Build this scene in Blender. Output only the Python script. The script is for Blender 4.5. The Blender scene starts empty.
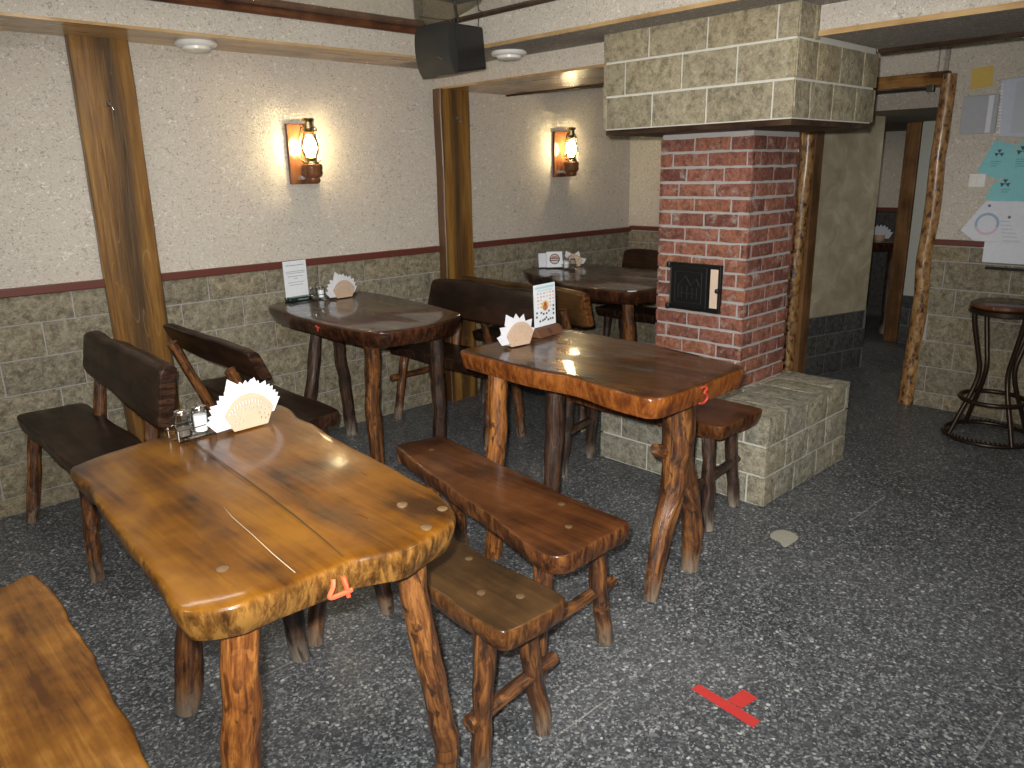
import bpy, bmesh, math, random
from mathutils import Vector, Matrix, noise
S = bpy.context.scene
COL = S.collection
PI = math.pi
W, D, CEIL = 3.879, 4.984, 2.19      # lamp wall plane (y), doorway wall plane (x), ceiling
TZ, SZ = .798, .465                  # table top and bench seat heights

# ------------------------------------------------------------------ nodes / materials
class NT:
    def __init__(s, name):
        s.m = bpy.data.materials.new(name); s.m.use_nodes = True
        s.t = s.m.node_tree; s.t.nodes.clear()
        s.out = s.n('ShaderNodeOutputMaterial'); s.b = s.n('ShaderNodeBsdfPrincipled')
        s.l(s.b.outputs[0], s.out.inputs[0])
    def n(s, t, **k):
        x = s.t.nodes.new(t)
        for a, v in k.items(): setattr(x, a, v)
        return x
    def l(s, a, b): s.t.links.new(a, b)
    def set(s, **k):
        for a, v in k.items():
            a = a.replace('_', ' ')
            if isinstance(v, (int, float, tuple)):
                if isinstance(v, tuple) and len(v) == 3: v = v + (1,)
                s.b.inputs[a].default_value = v
            else: s.l(v, s.b.inputs[a])
    def coord(s, kind='Object', scale=(1, 1, 1), attr=None):
        if attr:
            c = s.n('ShaderNodeAttribute', attribute_name=attr).outputs['Vector']
        else: c = s.n('ShaderNodeTexCoord').outputs[kind]
        mp = s.n('ShaderNodeMapping'); mp.inputs['Scale'].default_value = scale
        s.l(c, mp.inputs[0]); return mp.outputs[0]
    def noise(s, v, scale, detail=4, rough=.55, dist=0, out=0):
        x = s.n('ShaderNodeTexNoise'); s.l(v, x.inputs['Vector'])
        x.inputs['Scale'].default_value = scale; x.inputs['Detail'].default_value = detail
        x.inputs['Roughness'].default_value = rough; x.inputs['Distortion'].default_value = dist
        return x.outputs[out]
    def vor(s, v, scale, feature='F1', rnd=1):
        x = s.n('ShaderNodeTexVoronoi', feature=feature); s.l(v, x.inputs['Vector'])
        x.inputs['Scale'].default_value = scale; x.inputs['Randomness'].default_value = rnd
        return x
    def ramp(s, f, stops, interp='LINEAR'):
        r = s.n('ShaderNodeValToRGB'); cr = r.color_ramp; cr.interpolation = interp
        while len(cr.elements) < len(stops): cr.elements.new(.5)
        for e, (p, c) in zip(cr.elements, stops):
            e.position = p
            if isinstance(c, (int, float)): c = (c, c, c)
            e.color = (*c, 1)
        s.l(f, r.inputs[0]); return r.outputs[0]
    def mix(s, f, a, b, mode='MIX'):
        x = s.n('ShaderNodeMix', data_type='RGBA', blend_type=mode)
        for i, v in ((0, f), (6, a), (7, b)):
            if isinstance(v, (int, float)): x.inputs[i].default_value = v
            elif isinstance(v, tuple): x.inputs[i].default_value = (*v, 1)
            else: s.l(v, x.inputs[i])
        return x.outputs[2]
    def math(s, op, a, b=0.):
        x = s.n('ShaderNodeMath', operation=op)
        for i, v in ((0, a), (1, b)):
            if isinstance(v, (int, float)): x.inputs[i].default_value = v
            else: s.l(v, x.inputs[i])
        return x.outputs[0]
    def bump(s, h, strength=.3, dist=.01, base=None):
        x = s.n('ShaderNodeBump'); x.inputs['Strength'].default_value = strength
        x.inputs['Distance'].default_value = dist; s.l(h, x.inputs['Height'])
        if base is not None: s.l(base, x.inputs['Normal'])
        s.l(x.outputs[0], s.b.inputs['Normal']); return x.outputs[0]
    def attr(s, name, out='Fac'): return s.n('ShaderNodeAttribute', attribute_name=name).outputs[out]

def logmat(name, dark, mid, light, rough=.38, coat=.35, worn=None):
    """peeled log: bark remnants, dark streaks and knots along the length"""
    t = NT(name); v = t.coord(attr='wc', scale=(1, 1, .22)); v2 = t.coord(attr='wc', scale=(1, 1, .06)); v3 = t.coord(attr='wc', scale=(1, 1, .5))
    st = t.noise(v2, 70, 5, .7, .4); pa = t.noise(v, 42, 4, .6, .8); kn = t.noise(v3, 26, 3, .55, 1.2)
    c = t.ramp(t.math('ADD', t.math('MULTIPLY', st, .5), t.math('MULTIPLY', pa, .5)), [(.40, dark), (.5, mid), (.60, light)])
    c = t.mix(t.ramp(kn, [(.57, 0.), (.64, .85)]), c, dark)
    c = t.mix(t.ramp(kn, [(.34, .6), (.40, 0.)]), c, light)
    if worn: c = t.mix(t.math('MULTIPLY', t.attr('foot'), t.ramp(pa, [(.38, .1), (.55, 1.)])), c, worn)
    t.bump(t.math('ADD', pa, t.math('MULTIPLY', st, .5)), .5, .015)
    t.set(Base_Color=c, Roughness=t.ramp(pa, [(.35, rough * 1.3), (.65, rough * .8)]), Coat_Weight=coat, Coat_Roughness=.18)
    return t.m

def plain(name, col, rough=.5, metal=0., **k):
    t = NT(name); v = t.coord()
    n = t.noise(v, 40, 3)
    t.set(Base_Color=t.mix(n, tuple(c * .9 for c in col), tuple(min(1, c * 1.08) for c in col)), Roughness=rough, Metallic=metal, **k)
    return t.m

def wood(name, dark, mid, light, rough=.34, coat=.5, coat_rough=.12, side=None, grain=1., ripple=.25, worn=None):
    """varnished wood; attribute wc = straightened coordinates with the grain along its third axis"""
    t = NT(name)
    v = t.coord(attr='wc', scale=(1, 1, .12))
    v2 = t.coord(attr='wc', scale=(1, 1, .05))
    big = t.noise(v, 9, 3, .55, .6)
    gr = t.noise(v2, 75 * grain, 5, .65, .3)
    blot = t.noise(t.coord(attr='wc'), 5, 4, .6)
    f = t.math('ADD', t.math('MULTIPLY', big, .42), t.math('ADD', t.math('MULTIPLY', gr, .2), t.math('MULTIPLY', blot, .43)))
    c = t.ramp(f, [(.43, dark), (.52, mid), (.62, light)])
    if side:
        st = t.noise(t.coord(attr='wc', scale=(1, .25, .8)), 55, 5, .7, .4)
        cs = t.ramp(t.math('ADD', t.math('MULTIPLY', st, .75), t.math('MULTIPLY', blot, .25)), [(.40, side[0]), (.5, side[1]), (.60, side[2])])
        c = t.mix(t.attr('side'), c, cs)
    if worn:
        h = t.attr('foot')
        c = t.mix(t.math('MULTIPLY', h, t.ramp(t.noise(v, 30, 4), [(.35, .0), (.6, 1.)])), c, worn)
    k = t.noise(t.coord(attr='wc', scale=(1, 1, .5)), 11, 2, .5)
    h = t.math('ADD', t.math('MULTIPLY', k, 1.), t.math('MULTIPLY', gr, .12))
    rr = t.ramp(t.noise(v, 14, 4), [(.3, rough * .8), (.7, rough * 1.25)])
    t.bump(h, ripple, .02)
    t.set(Base_Color=c, Roughness=rr, Coat_Weight=coat, Coat_Roughness=coat_rough, Specular_IOR_Level=.10)
    return t.m

M = {}
def build_materials():
    # terrazzo
    t = NT('terrazzo_floor'); v = t.coord()
    w = t.n('ShaderNodeVectorMath', operation='ADD'); t.l(v, w.inputs[0])
    nz = t.noise(v, 60, 2, out=1); sc = t.n('ShaderNodeVectorMath', operation='SCALE'); t.l(nz, sc.inputs[0]); sc.inputs['Scale'].default_value = .012
    t.l(sc.outputs[0], w.inputs[1]); vv = w.outputs[0]
    a = t.vor(vv, 70); b = t.vor(vv, 160)
    sepa = t.n('ShaderNodeSeparateColor'); t.l(a.outputs['Color'], sepa.inputs[0])
    sepb = t.n('ShaderNodeSeparateColor'); t.l(b.outputs['Color'], sepb.inputs[0])
    ca = t.ramp(sepa.outputs[0], [(0, (.028, .031, .035)), (.40, (.066, .072, .08)), (.70, (.14, .15, .157)), (.90, (.30, .315, .315)), (1, (.52, .53, .51))])
    cb = t.ramp(sepb.outputs[0], [(0, (.028, .031, .035)), (.5, (.062, .068, .076)), (.85, (.15, .16, .166)), (1, (.33, .34, .34))])
    ma = t.ramp(a.outputs['Distance'], [(.30, 1.), (.48, 0.)])
    big = t.math('MULTIPLY', ma, t.math('GREATER_THAN', sepa.outputs[1], .42))
    c = t.mix(big, cb, ca)
    sep = t.n('ShaderNodeSeparateXYZ'); t.l(v, sep.inputs[0])
    fr = t.math('FRACT', t.math('DIVIDE', t.math('ADD', sep.outputs[1], 10.02), .8))
    ln = t.math('MULTIPLY', t.math('LESS_THAN', fr, .006), t.ramp(t.noise(v, 2.6, 2), [(.5, 0.), (.62, .55)]))
    c = t.mix(ln, c, (.42, .42, .40))
    dust = t.ramp(t.noise(v, 1.3, 5), [(.4, 0.), (.75, .16)])
    c = t.mix(dust, c, (.30, .30, .29))
    t.set(Base_Color=c, Roughness=t.ramp(t.noise(v, 5, 4), [(.3, .30), (.7, .48)]), Specular_IOR_Level=.4)
    t.bump(t.noise(v, 90, 3), .08, .004)
    M['floor'] = t.m
    # silk plaster wallpaper
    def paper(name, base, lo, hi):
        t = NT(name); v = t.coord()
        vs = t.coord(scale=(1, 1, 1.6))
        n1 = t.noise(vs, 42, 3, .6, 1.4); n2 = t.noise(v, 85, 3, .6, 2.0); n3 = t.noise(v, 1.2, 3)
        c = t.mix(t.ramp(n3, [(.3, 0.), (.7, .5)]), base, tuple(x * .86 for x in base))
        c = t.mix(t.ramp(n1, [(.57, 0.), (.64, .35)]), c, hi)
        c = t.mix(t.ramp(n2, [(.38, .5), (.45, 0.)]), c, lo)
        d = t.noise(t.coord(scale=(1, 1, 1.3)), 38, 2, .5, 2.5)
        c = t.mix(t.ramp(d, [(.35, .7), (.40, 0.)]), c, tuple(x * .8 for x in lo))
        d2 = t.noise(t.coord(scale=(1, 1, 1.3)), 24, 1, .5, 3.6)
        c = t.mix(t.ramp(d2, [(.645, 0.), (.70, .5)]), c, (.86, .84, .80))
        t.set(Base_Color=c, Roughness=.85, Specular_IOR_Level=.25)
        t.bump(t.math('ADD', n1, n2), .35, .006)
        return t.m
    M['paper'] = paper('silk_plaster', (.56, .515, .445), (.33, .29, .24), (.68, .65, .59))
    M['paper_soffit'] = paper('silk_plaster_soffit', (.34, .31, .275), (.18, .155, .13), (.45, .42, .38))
    # stone blocks
    def stone(name, lo, mid, hi, bump=.6, smear=None, var=None):
        t = NT(name); v = t.coord(); tint = t.attr('tint')
        n = t.noise(v, 36, 6, .72, .3); n2 = t.noise(v, 110, 4, .7)
        f = t.math('ADD', t.math('MULTIPLY', n, .62), t.math('MULTIPLY', n2, .38))
        c = t.ramp(f, [(.32, lo), (.5, mid), (.68, hi)])
        c = t.mix(1., c, t.ramp(tint, var or [(0, (.84, .84, .84)), (.5, (1, 1, 1)), (1, (1.0, .95, .86))]), 'MULTIPLY')
        crev_shade = t.noise(v, 26, 6, .75, .2)  # crevice shade painted into the colour by noise, to suggest relief
        c = t.mix(1., c, t.ramp(crev_shade, [(.38, (.62, .61, .60)), (.50, (1, 1, 1)), (.66, (1.1, 1.1, 1.1))]), 'MULTIPLY')
        if smear: c = t.mix(t.ramp(t.noise(v, 16, 5, .7), [(.56, 0.), (.68, .75)]), c, smear)
        t.set(Base_Color=c, Roughness=.75, Specular_IOR_Level=.35)
        big = t.noise(v, 13, 5, .65, .1)
        t.bump(t.math('ADD', f, t.math('MULTIPLY', big, 1.4)), bump, .03)
        return t.m
    M['stone_wall'] = stone('split_stone_wainscot', (.12, .105, .070), (.265, .235, .165), (.44, .40, .30))
    M['stone_hood'] = stone('split_stone_hood', (.20, .172, .11), (.335, .295, .20), (.47, .43, .32), .45)
    M['stone_base'] = stone('split_stone_base', (.15, .14, .105), (.345, .325, .25), (.53, .505, .41))
    M['stone_dark'] = stone('dark_stone_wainscot', (.03, .03, .028), (.075, .075, .072), (.13, .13, .125))
    M['brick'] = stone('red_brick', (.13, .048, .034), (.27, .105, .072), (.42, .205, .15), .5, (.36, .30, .26), [(0, (.55, .48, .50)), (.3, (.8, .8, .8)), (.6, (1, 1, 1)), (1, (1., 1., .86))])
    M['mortar'] = plain('light_mortar', (.58, .57, .51), .9)
    M['mortar_grey'] = plain('grey_mortar', (.36, .345, .33), .9)
    M['mortar_dark'] = plain('dark_mortar', (.16, .16, .15), .9)
    # woods
    M['t4'] = wood('amber_varnished_tabletop', (.028, .011, .003), (.100, .036, .003), (.165, .068, .006), .32, .35, .11,
                   side=((.030, .014, .004), (.10, .044, .010), (.21, .105, .024)))
    M['t3'] = wood('chestnut_varnished_tabletop', (.022, .009, .004), (.056, .021, .006), (.098, .040, .010), .28, .5, .085,
                   side=((.085, .024, .007), (.17, .050, .010), (.25, .085, .019)))
    M['t2'] = wood('dark_varnished_tabletop', (.020, .010, .006), (.046, .022, .012), (.08, .038, .018), .30, .7, .07,
                   side=((.014, .006, .004), (.036, .014, .007), (.085, .026, .010)))
    M['seat_dark'] = wood('dark_stained_seat', (.009, .0045, .003), (.019, .009, .006), (.034, .016, .009), .40, .2, .22,
                   side=((.012, .006, .004), (.026, .012, .007), (.06, .03, .017)))
    M['seat_red'] = wood('red_brown_seat', (.030, .011, .005), (.068, .024, .008), (.115, .042, .013), .36, .4, .18,
                   side=((.03, .011, .005), (.085, .03, .010), (.18, .07, .02)))
    M['seat_olive'] = wood('olive_brown_seat', (.022, .012, .005), (.044, .023, .009), (.078, .04, .015), .36, .4, .18,
                   side=((.03, .012, .005), (.085, .033, .010), (.17, .07, .02)))
    M['seat_amber'] = wood('amber_seat', (.085, .030, .006), (.23, .092, .014), (.44, .215, .042), .32, .4, .16,
                   side=((.02, .009, .004), (.05, .02, .008), (.10, .04, .015)), ripple=.6)
    M['leg'] = logmat('peeled_log', (.024, .010, .005), (.105, .038, .011), (.24, .10, .028), .38, .4, worn=(.22, .18, .13))
    M['leg_bright'] = logmat('bright_peeled_log', (.05, .016, .005), (.17, .056, .012), (.34, .14, .032), .34, .5)
    M['leg_dark'] = logmat('dark_log', (.012, .006, .004), (.036, .017, .010), (.085, .042, .023), .42, .3, worn=(.26, .22, .17))
    M['plank'] = wood('golden_plank', (.075, .034, .010), (.24, .125, .028), (.42, .24, .06), .36, .35, .2, grain=.7)
    M['doorlog'] = wood('speckled_door_log', (.06, .028, .010), (.24, .12, .04), (.42, .24, .09), .36, .35, .2)
    t = NT('knotty_log'); v = t.coord(attr='wc', scale=(1, 1, .6))
    n = t.noise(v, 38, 4, .6, .5)
    c = t.ramp(n, [(.38, (.05, .022, .010)), (.47, (.26, .13, .045)), (.66, (.46, .27, .10))])
    t.set(Base_Color=c, Roughness=.38, Coat_Weight=.3, Coat_Roughness=.2); t.bump(n, .4, .01); M['knotty'] = t.m
    M['tan'] = wood('tan_varnished_board', (.30, .18, .075), (.44, .285, .13), (.55, .38, .19), .30, .5, .16, ripple=.35)
    M['cornice'] = wood('dark_cornice', (.03, .012, .007), (.085, .032, .016), (.17, .07, .03), .35, .4, .2)
    M['railwood'] = plain('red_brown_rail', (.115, .030, .020), .45)
    M['darkwood'] = wood('very_dark_board', (.018, .010, .006), (.045, .025, .014), (.08, .05, .03), .5, .1, .3)
    M['lampwood'] = wood('reddish_lamp_wood', (.05, .018, .008), (.12, .044, .018), (.20, .085, .036), .3, .5, .12)
    M['slatwood'] = wood('brown_post', (.10, .05, .02), (.17, .085, .035), (.25, .13, .055), .5, .1, .3)
    # plaster of the corridor
    t = NT('blotchy_corridor_plaster'); v = t.coord()
    n = t.noise(v, 7, 5, .6, .8)
    t.set(Base_Color=t.ramp(n, [(.3, (.29, .245, .16)), (.55, (.39, .34, .235)), (.75, (.50, .46, .36))]), Roughness=.85); t.bump(n, .3, .01); M['plaster'] = t.m
    M['plaster_pale'] = plain('pale_corridor_plaster', (.55, .56, .50), .85)
    # ceiling film
    t = NT('glossy_stretch_ceiling'); v = t.coord(); t.set(Base_Color=t.mix(t.noise(v, 1.5, 2), (.66, .65, .57), (.70, .69, .61)), Metallic=.75, Roughness=.03)
    M['ceil'] = t.m
    M['white'] = plain('white_plastic', (.78, .78, .76), .4)
    M['black'] = plain('black_plastic', (.012, .012, .013), .35)
    M['grille'] = plain('black_speaker_cloth', (.02, .02, .018), .7)
    M['iron'] = plain('cast_iron', (.016, .017, .017), .42, .6)
    M['iron_worn'] = plain('worn_iron_edge', (.10, .11, .10), .4, .7)
    M['chrome'] = plain('chrome', (.75, .75, .76), .12, 1.)
    M['brass'] = plain('aged_brass', (.55, .45, .26), .25, 1.)
    M['bright_plate'] = plain('bare_bright_metal', (.85, .66, .52), .45, .3)
    M['red_paint'] = plain('red_paint', (.80, .09, .035), .5)
    M['red_dull'] = plain('dull_red_paint', (.42, .04, .025), .5)
    M['tape'] = plain('red_tape', (.55, .045, .04), .45)
    M['spot'] = plain('pale_cement_and_glint', (.36, .35, .28), .8)
    M['napkin'] = plain('white_paper_napkin', (.62, .63, .67), .85)
    M['ply'] = plain('pale_plywood', (.50, .36, .25), .6)
    M['card'] = plain('white_card', (.74, .78, .82), .5)
    M['paper_white'] = plain('white_sheet', (.66, .69, .76), .6)
    M['cyan'] = plain('cyan_leaflet', (.22, .55, .60), .5)
    M['yellow'] = plain('yellow_paper', (.60, .43, .11), .8)
    M['yellow_b'] = plain('bright_yellow_paper', (.72, .55, .05), .6)
    M['greybox'] = plain('light_grey_panel', (.38, .40, .44), .5)
    M['green'] = plain('dark_green_plastic', (.008, .022, .02), .3)
    M['menu_wood'] = plain('brown_menu_wood', (.12, .055, .03), .4)
    M['salt'] = plain('white_salt', (.82, .82, .84), .7)
    M['pepper'] = plain('ground_pepper', (.10, .08, .06), .8)
    M['stoolmetal'] = plain('dark_brown_metal_tube', (.035, .020, .012), .35, .5)
    t = NT('print_ink'); t.set(Base_Color=t.attr('ink', 'Color'), Roughness=.6); M['ink'] = t.m
    # thin glass: clear with a Fresnel reflection
    def glass(name, tint, refl=.9):
        t = NT(name); t.t.nodes.remove(t.b)
        tr = t.n('ShaderNodeBsdfTransparent'); tr.inputs[0].default_value = (*tint, 1)
        gl = t.n('ShaderNodeBsdfGlossy'); gl.inputs['Roughness'].default_value = .04; gl.inputs[0].default_value = (refl, refl, refl, 1)
        lw = t.n('ShaderNodeLayerWeight'); lw.inputs[0].default_value = .22
        n = t.noise(t.coord(), 8, 2)
        f = t.math('ADD', t.math('MULTIPLY', lw.outputs['Fresnel'], .9), t.math('MULTIPLY', n, .04))
        mx = t.n('ShaderNodeMixShader'); t.l(f, mx.inputs[0]); t.l(tr.outputs[0], mx.inputs[1]); t.l(gl.outputs[0], mx.inputs[2])
        t.l(mx.outputs[0], t.out.inputs[0]); return t.m
    M['glass'] = glass('clear_glass', (.93, .95, .95))
    M['acrylic'] = glass('clear_acrylic', (.95, .96, .97))
    t = NT('glowing_bulb'); t.set(Base_Color=(1, .9, .7), Emission_Color=(1, .78, .42), Emission_Strength=t.math('ADD', t.math('MULTIPLY', t.noise(t.coord(), 3, 1), 12.), 130.)); M['bulb'] = t.m
build_materials()

# ------------------------------------------------------------------ object helpers
def link(name, me, mat, parent=None):
    o = bpy.data.objects.new(name, me); COL.objects.link(o)
    mats = mat if isinstance(mat, (list, tuple)) else [mat]
    for m in mats: me.materials.append(m)
    if parent: o.parent = parent
    return o
def fin(bm, name, mat, parent=None, smooth=True, bevel=0, subsurf=0):
    bmesh.ops.recalc_face_normals(bm, faces=bm.faces)
    me = bpy.data.meshes.new(name)
    for f in bm.faces: f.smooth = smooth
    bm.to_mesh(me); bm.free()
    o = link(name, me, mat, parent)
    if bevel:
        b = o.modifiers.new('bevel', 'BEVEL'); b.width = bevel; b.segments = 2; b.limit_method = 'ANGLE'
    if smooth:
        try: me.set_sharp_from_angle(angle=math.radians(50))
        except Exception: pass
    return o
def tag(o, label=None, cat=None, group=None, kind=None):
    if label: o['label'] = label
    if cat: o['category'] = cat
    if group: o['group'] = group
    if kind: o['kind'] = kind
    return o
def empty(name, loc=(0, 0, 0)):
    o = bpy.data.objects.new(name, None); o.empty_display_size = .05; o.location = loc; COL.objects.link(o); return o
def settle(root):
    """children meshes were built in world space: shift them so that root sits at its own base"""
    inv = Matrix.Translation(-Vector(root.location))
    for c in root.children: shift(c, inv)
def shift(o, inv):
    if o.type == 'MESH' and not o.get('_s'): o.data.transform(inv)
    for c in o.children: shift(c, inv)
def box(bm, lo, hi, wc=None, layer=None):
    r = bmesh.ops.create_cube(bm, size=1)
    lo, hi = Vector(lo), Vector(hi)
    for v in r['verts']: v.co = Vector([(lo[i] + hi[i]) / 2 + v.co[i] * (hi[i] - lo[i]) for i in range(3)])
    return r['verts']
def setwc(bm, fn):
    L = bm.verts.layers.float_vector.get('wc') or bm.verts.layers.float_vector.new('wc')
    for v in bm.verts: v[L] = fn(v.co)
AX = {'x': lambda c: Vector((c.y, c.z, c.x)), 'y': lambda c: Vector((c.x, c.z, c.y)), 'z': lambda c: Vector((c.x, c.y, c.z))}
def boxes(name, mat, bs, parent=None, axis='z', bevel=0, smooth=False):
    bm = bmesh.new()
    for lo, hi in bs: box(bm, lo, hi)
    setwc(bm, AX[axis])
    return fin(bm, name, mat, parent, smooth, bevel)
def struct(o): o['kind'] = 'structure'; return o
def crom(P, n, closed=False):
    P = [Vector(p) for p in P]; out = []; N = len(P)
    segs = N if closed else N - 1
    for i in range(segs):
        if closed: a, b, c, d = P[(i - 1) % N], P[i], P[(i + 1) % N], P[(i + 2) % N]
        else: a, b, c, d = P[max(i - 1, 0)], P[i], P[i + 1], P[min(i + 2, N - 1)]
        for k in range(n):
            t = k / n
            out.append(.5 * ((2 * b) + (c - a) * t + (2 * a - 5 * b + 4 * c - d) * t * t + (3 * b - a - 3 * c + d) * t ** 3))
    if not closed: out.append(P[-1])
    return out
def tube_bm(bm, pts, radii, sides=10, seed=0, rough=0., wc=True, caps=True, foot=False, knots=()):
    """skin a polyline; radii same length as pts"""
    L = bm.verts.layers.float_vector.get('wc') or bm.verts.layers.float_vector.new('wc')
    FT = bm.verts.layers.float.get('foot') or bm.verts.layers.float.new('foot')
    rings = []; s = 0; up = None
    for i, p in enumerate(pts):
        t = (pts[min(i + 1, len(pts) - 1)] - pts[max(i - 1, 0)]).normalized()
        if up is None:
            up = t.orthogonal().normalized()
        else: up = (up - t * up.dot(t)).normalized()
        b = t.cross(up)
        if i: s += (p - pts[i - 1]).length
        ring = []
        for k in range(sides):
            a = 2 * PI * k / sides
            r = radii[i]
            if rough: r *= 1 + rough * noise.noise(Vector((math.cos(a) * 1.2 + seed * 7.1, math.sin(a) * 1.2, s * 9)))
            for (ks, ka, kh) in knots:
                da = (a - ka + PI) % (2 * PI) - PI
                r += kh * math.exp(-((s - ks) / .022) ** 2 - (da / .5) ** 2)
            v = bm.verts.new(p + (up * math.cos(a) + b * math.sin(a)) * r)
            v[L] = Vector((math.cos(a) * radii[i] + seed * 3.3, math.sin(a) * radii[i], s))
            v[FT] = max(0, 1 - max(v.co.z, 0) / .10) if foot else 0
            ring.append(v)
        rings.append(ring)
    for i in range(len(rings) - 1):
        for k in range(sides):
            bm.faces.new((rings[i][k], rings[i][(k + 1) % sides], rings[i + 1][(k + 1) % sides], rings[i + 1][k]))
    if caps:
        bm.faces.new(rings[0][::-1]); bm.faces.new(rings[-1])
def log(name, mat, P, r0, r1=None, parent=None, seed=0, rough=.22, sides=14, bend=.008, foot=True, knots=(), n=10):
    """crooked log through P, radius r0 at the start to r1 at the end"""
    r1 = r0 if r1 is None else r1
    pts = crom(P, n); N = len(pts); rnd = random.Random(seed)
    for i, p in enumerate(pts):
        f = math.sin(PI * i / (N - 1))
        p += f * bend * Vector((noise.noise(Vector((i * .3, seed * 5.5, 0))), noise.noise(Vector((i * .3, seed * 5.5, 9))), 0)) * 2
    rad = [r0 + (r1 - r0) * i / (N - 1) for i in range(N)]
    bm = bmesh.new(); tube_bm(bm, pts, rad, sides, seed, rough, foot=foot, knots=knots)
    return fin(bm, name, mat, parent)
def wire(name, mat, P, r, parent=None, n=6, sides=8, closed=False):
    pts = crom(P, n, closed)
    if closed: pts.append(pts[0].copy())
    bm = bmesh.new(); tube_bm(bm, pts, [r] * len(pts), sides, caps=not closed)
    return fin(bm, name, mat, parent)
def slab(name, mat, outline, ztop, th, parent=None, seed=0, n=8, under=.03, rnd_=.014, wav=.006, top=.0015, axis='y', dish=None):
    """thick natural-edged plank: smooth closed outline, rounded top edge, sides running in towards the underside"""
    O = crom([(x, y, 0) for x, y in outline], n, True); N = len(O)
    cx = sum(p.x for p in O) / N; cy = sum(p.y for p in O) / N; C = Vector((cx, cy, 0))
    area = sum(O[i].x * O[(i + 1) % N].y - O[(i + 1) % N].x * O[i].y for i in range(N))
    sg = 1 if area > 0 else -1
    nor = []
    for i in range(N):
        t = (O[(i + 1) % N] - O[i - 1]).normalized(); nor.append(Vector((t.y, -t.x, 0)) * sg)
    bm = bmesh.new(); L = bm.verts.layers.float_vector.new('wc'); SD = bm.verts.layers.float.new('side')
    def mk(p, side):
        v = bm.verts.new(p); c = p + Vector((seed * 1.7, seed * .9, 0))
        v[L] = Vector((c.x, c.z, c.y)) if axis == 'y' else Vector((c.y, c.z, c.x)); v[SD] = side
        return v
    def tz(p): return ztop + top * 2 * noise.noise(Vector((p.x * 7, p.y * 5, seed * 3.1)))
    rings = []
    for s in (.25, .5, .75, .9):
        rings.append([mk(Vector((*(C + (p - C) * s).xy, 0)) + Vector((0, 0, tz(C + (p - C) * s))), 0) for p in O])
    prof = [(-rnd_ * 1.1, 0, 0), (-rnd_ * .45, -rnd_ * .18, .2), (-rnd_ * .1, -rnd_ * .55, .7), (0, -rnd_ * 1.2, 1), (-under * .15, -th * .4, 1), (-under * .5, -th * .72, 1), (-under, -th, 1), (-under - .02, -th - .002, 1)]
    for (o, dz, sd) in prof:
        ring = []
        for i, p in enumerate(O):
            wv = wav * noise.noise(Vector((p.x * 11, p.y * 11, dz * 20 + seed))) * 1.5
            q = p + nor[i] * (o + wv)
            z = ztop + dz + (top * 2 * noise.noise(Vector((p.x * 7, p.y * 5, seed * 3.1))) if dz > -.02 else wav * .8 * noise.noise(Vector((p.x * 8, p.y * 8, seed + 4))))
            ring.append(mk(Vector((q.x, q.y, z)), sd))
        rings.append(ring)
    c0 = mk(Vector((cx, cy, tz(C))), 0)
    for i in range(N): bm.faces.new((c0, rings[0][i], rings[0][(i + 1) % N]))
    for a, b in zip(rings, rings[1:]):
        for i in range(N): bm.faces.new((a[i], b[i], b[(i + 1) % N], a[(i + 1) % N]))
    bm.faces.new(rings[-1])
    return fin(bm, name, mat, parent)
def lathe_bm(bm, prof, c, seg=20, axis=None):
    L = bm.verts.layers.float_vector.get('wc') or bm.verts.layers.float_vector.new('wc')
    rings = []
    for r, z in prof:
        ring = []
        for k in range(seg):
            a = 2 * PI * k / seg
            v = bm.verts.new(Vector((c[0] + r * math.cos(a), c[1] + r * math.sin(a), c[2] + z))); v[L] = v.co
            ring.append(v)
        rings.append(ring)
    for a, b in zip(rings, rings[1:]):
        for k in range(seg): bm.faces.new((a[k], a[(k + 1) % seg], b[(k + 1) % seg], b[k]))
    return rings
def lathe(name, mat, prof, c, parent=None, seg=20, caps=True):
    bm = bmesh.new(); r = lathe_bm(bm, prof, c, seg)
    if caps:
        bm.faces.new(r[0][::-1]); bm.faces.new(r[-1])
    return fin(bm, name, mat, parent)

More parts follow.
